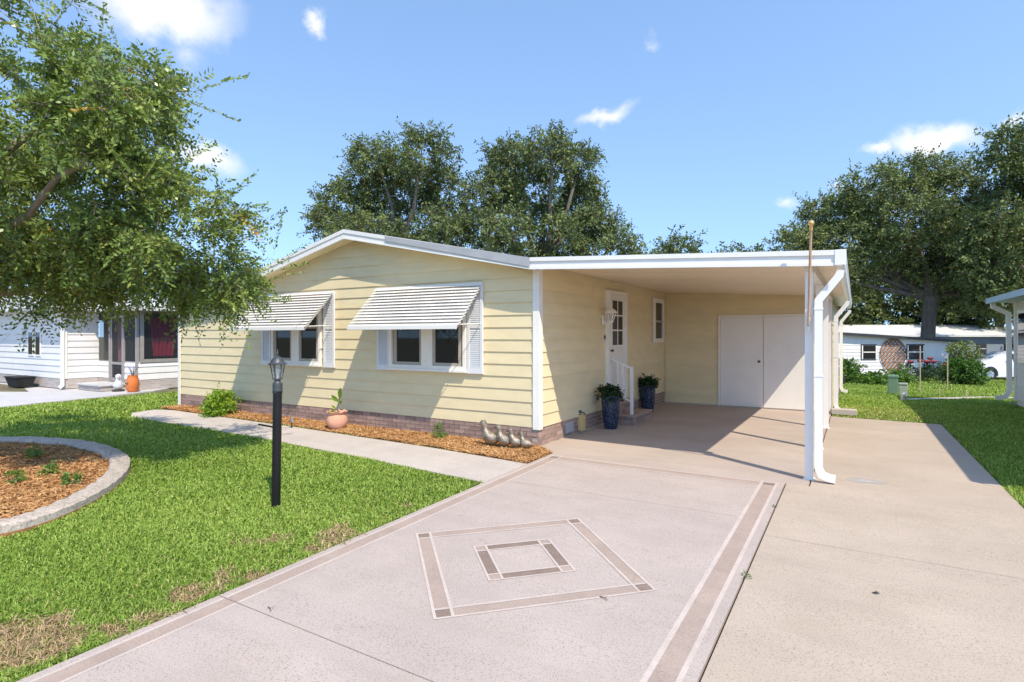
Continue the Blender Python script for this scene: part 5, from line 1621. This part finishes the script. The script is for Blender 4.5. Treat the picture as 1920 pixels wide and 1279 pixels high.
blades('lawn_grass', 640000, (-9.5, XL, .4, 6.6), t_front, .050, .0064, 'bright green front lawn with brown thin patches by the driveway', 1, M['grass'], dry_front)
blades('lawn_grass', 330000, (PADX, -8.0, 0, 12), t_front, .068, .0105, 'front lawn in tree shade stretching to the neighbouring pad', 2, M['grass'], None, near=5)
blades('dry_thatch', 60000, (-6.5, XL - .005, .4, 5.2), lambda x, y: t_front(x, y) & (dry_front(x, y, None) > .25), .055, .006, 'straw coloured dead grass beside the driveway edge', 3, M['straw'], None, lean=2.4, base=-.028)
def t_back(x, y):
    ok = ((x > 1.34) & (y < 40) & (x < 3.38)) | ((y > 12.9) & (x > -.4) & (x < 3.3)) | ((y > 18.7) & (x >= 3.3))
    ok &= ~in_poly(x, y, [(1.0, 19.0), (3.3, 22.0), (6, 23), (6, 22.2), (3.5, 21.3), (1.3, 18.6)])
    return ok & (y < 40)
blades('lawn_grass', 300000, (-.45, 3.4, 4, 24), t_back, .06, .010, 'side lawn between the parking slab and the grey neighbour', 4, M['grass'], lambda x, y, r: np.clip((1.6 - np.abs(x - .2)) * .5, 0, .5) * (y < 15.5) * (y > 12.9), near=7, power=1.0)
blades('lawn_grass', 130000, (-.5, 10, 20, 40), t_back, .08, .016, 'sunny back lawn in front of the shed and car', 5, M['grass'], None, near=12, power=1.0)

def chips(name, n, poly, label, seed, top, ln=.055, wd=.0065):
    rng = np.random.default_rng(seed)
    xs = [p[0] for p in poly]; ys = [p[1] for p in poly]
    x = rng.uniform(min(xs), max(xs), n); y = rng.uniform(min(ys), max(ys), n)
    px, py, d = view_px(x, y, gzn(y))
    ok = in_poly(x, y, poly) & (px > -250)
    x, y, d = x[ok], y[ok], d[ok]
    m = len(x)
    lump = .018 * ell_noise(x, y, 7, 1.0) + .014 * ell_noise(x, y, 19, 2.2)
    z = gzn(y) + top + lump + rng.uniform(-.008, .012, m)
    a = rng.uniform(0, 6.283, m); t = rng.normal(size=m) * .28
    L = ln * rng.uniform(.4, 1.4, m); W = wd * rng.uniform(.6, 1.9, m)
    D = np.stack([np.cos(a) * np.cos(t), np.sin(a) * np.cos(t), np.sin(t)], 1) * (L / 2)[:, None]
    Wv = np.stack([-np.sin(a), np.cos(a), rng.normal(size=m) * .5], 1) * (W / 2)[:, None]
    P = np.stack([x, y, z], 1)
    V = np.empty((m, 4, 3)); V[:, 0] = P - D - Wv; V[:, 1] = P + D - Wv * .6; V[:, 2] = P + D + Wv * .6; V[:, 3] = P - D + Wv
    tn = np.clip(.45 + .15 * (ell_noise(x, y, 2.2, .3) - .5) + rng.normal(size=m) * .23, 0, .93)
    tag(link(name, np_mesh(name, V.reshape(-1, 3), np.arange(m * 4).reshape(m, 4), M['mulch'], np.repeat(tn, 4))), label, kind='stuff')
IN = []
for i, p in enumerate(CURB):
    q = Vector((-9.1, 1.9)) ; v = Vector(p[:2]) - q
    IN.append(tuple(q + v * (1 - .2 / v.length)))
chips('mulch_chips', 120000, BED2, 'orange shredded mulch along the front of the house', 11, .0)
chips('mulch_chips', 70000, IN, 'brown shredded mulch filling the kerbed island bed', 12, .012)
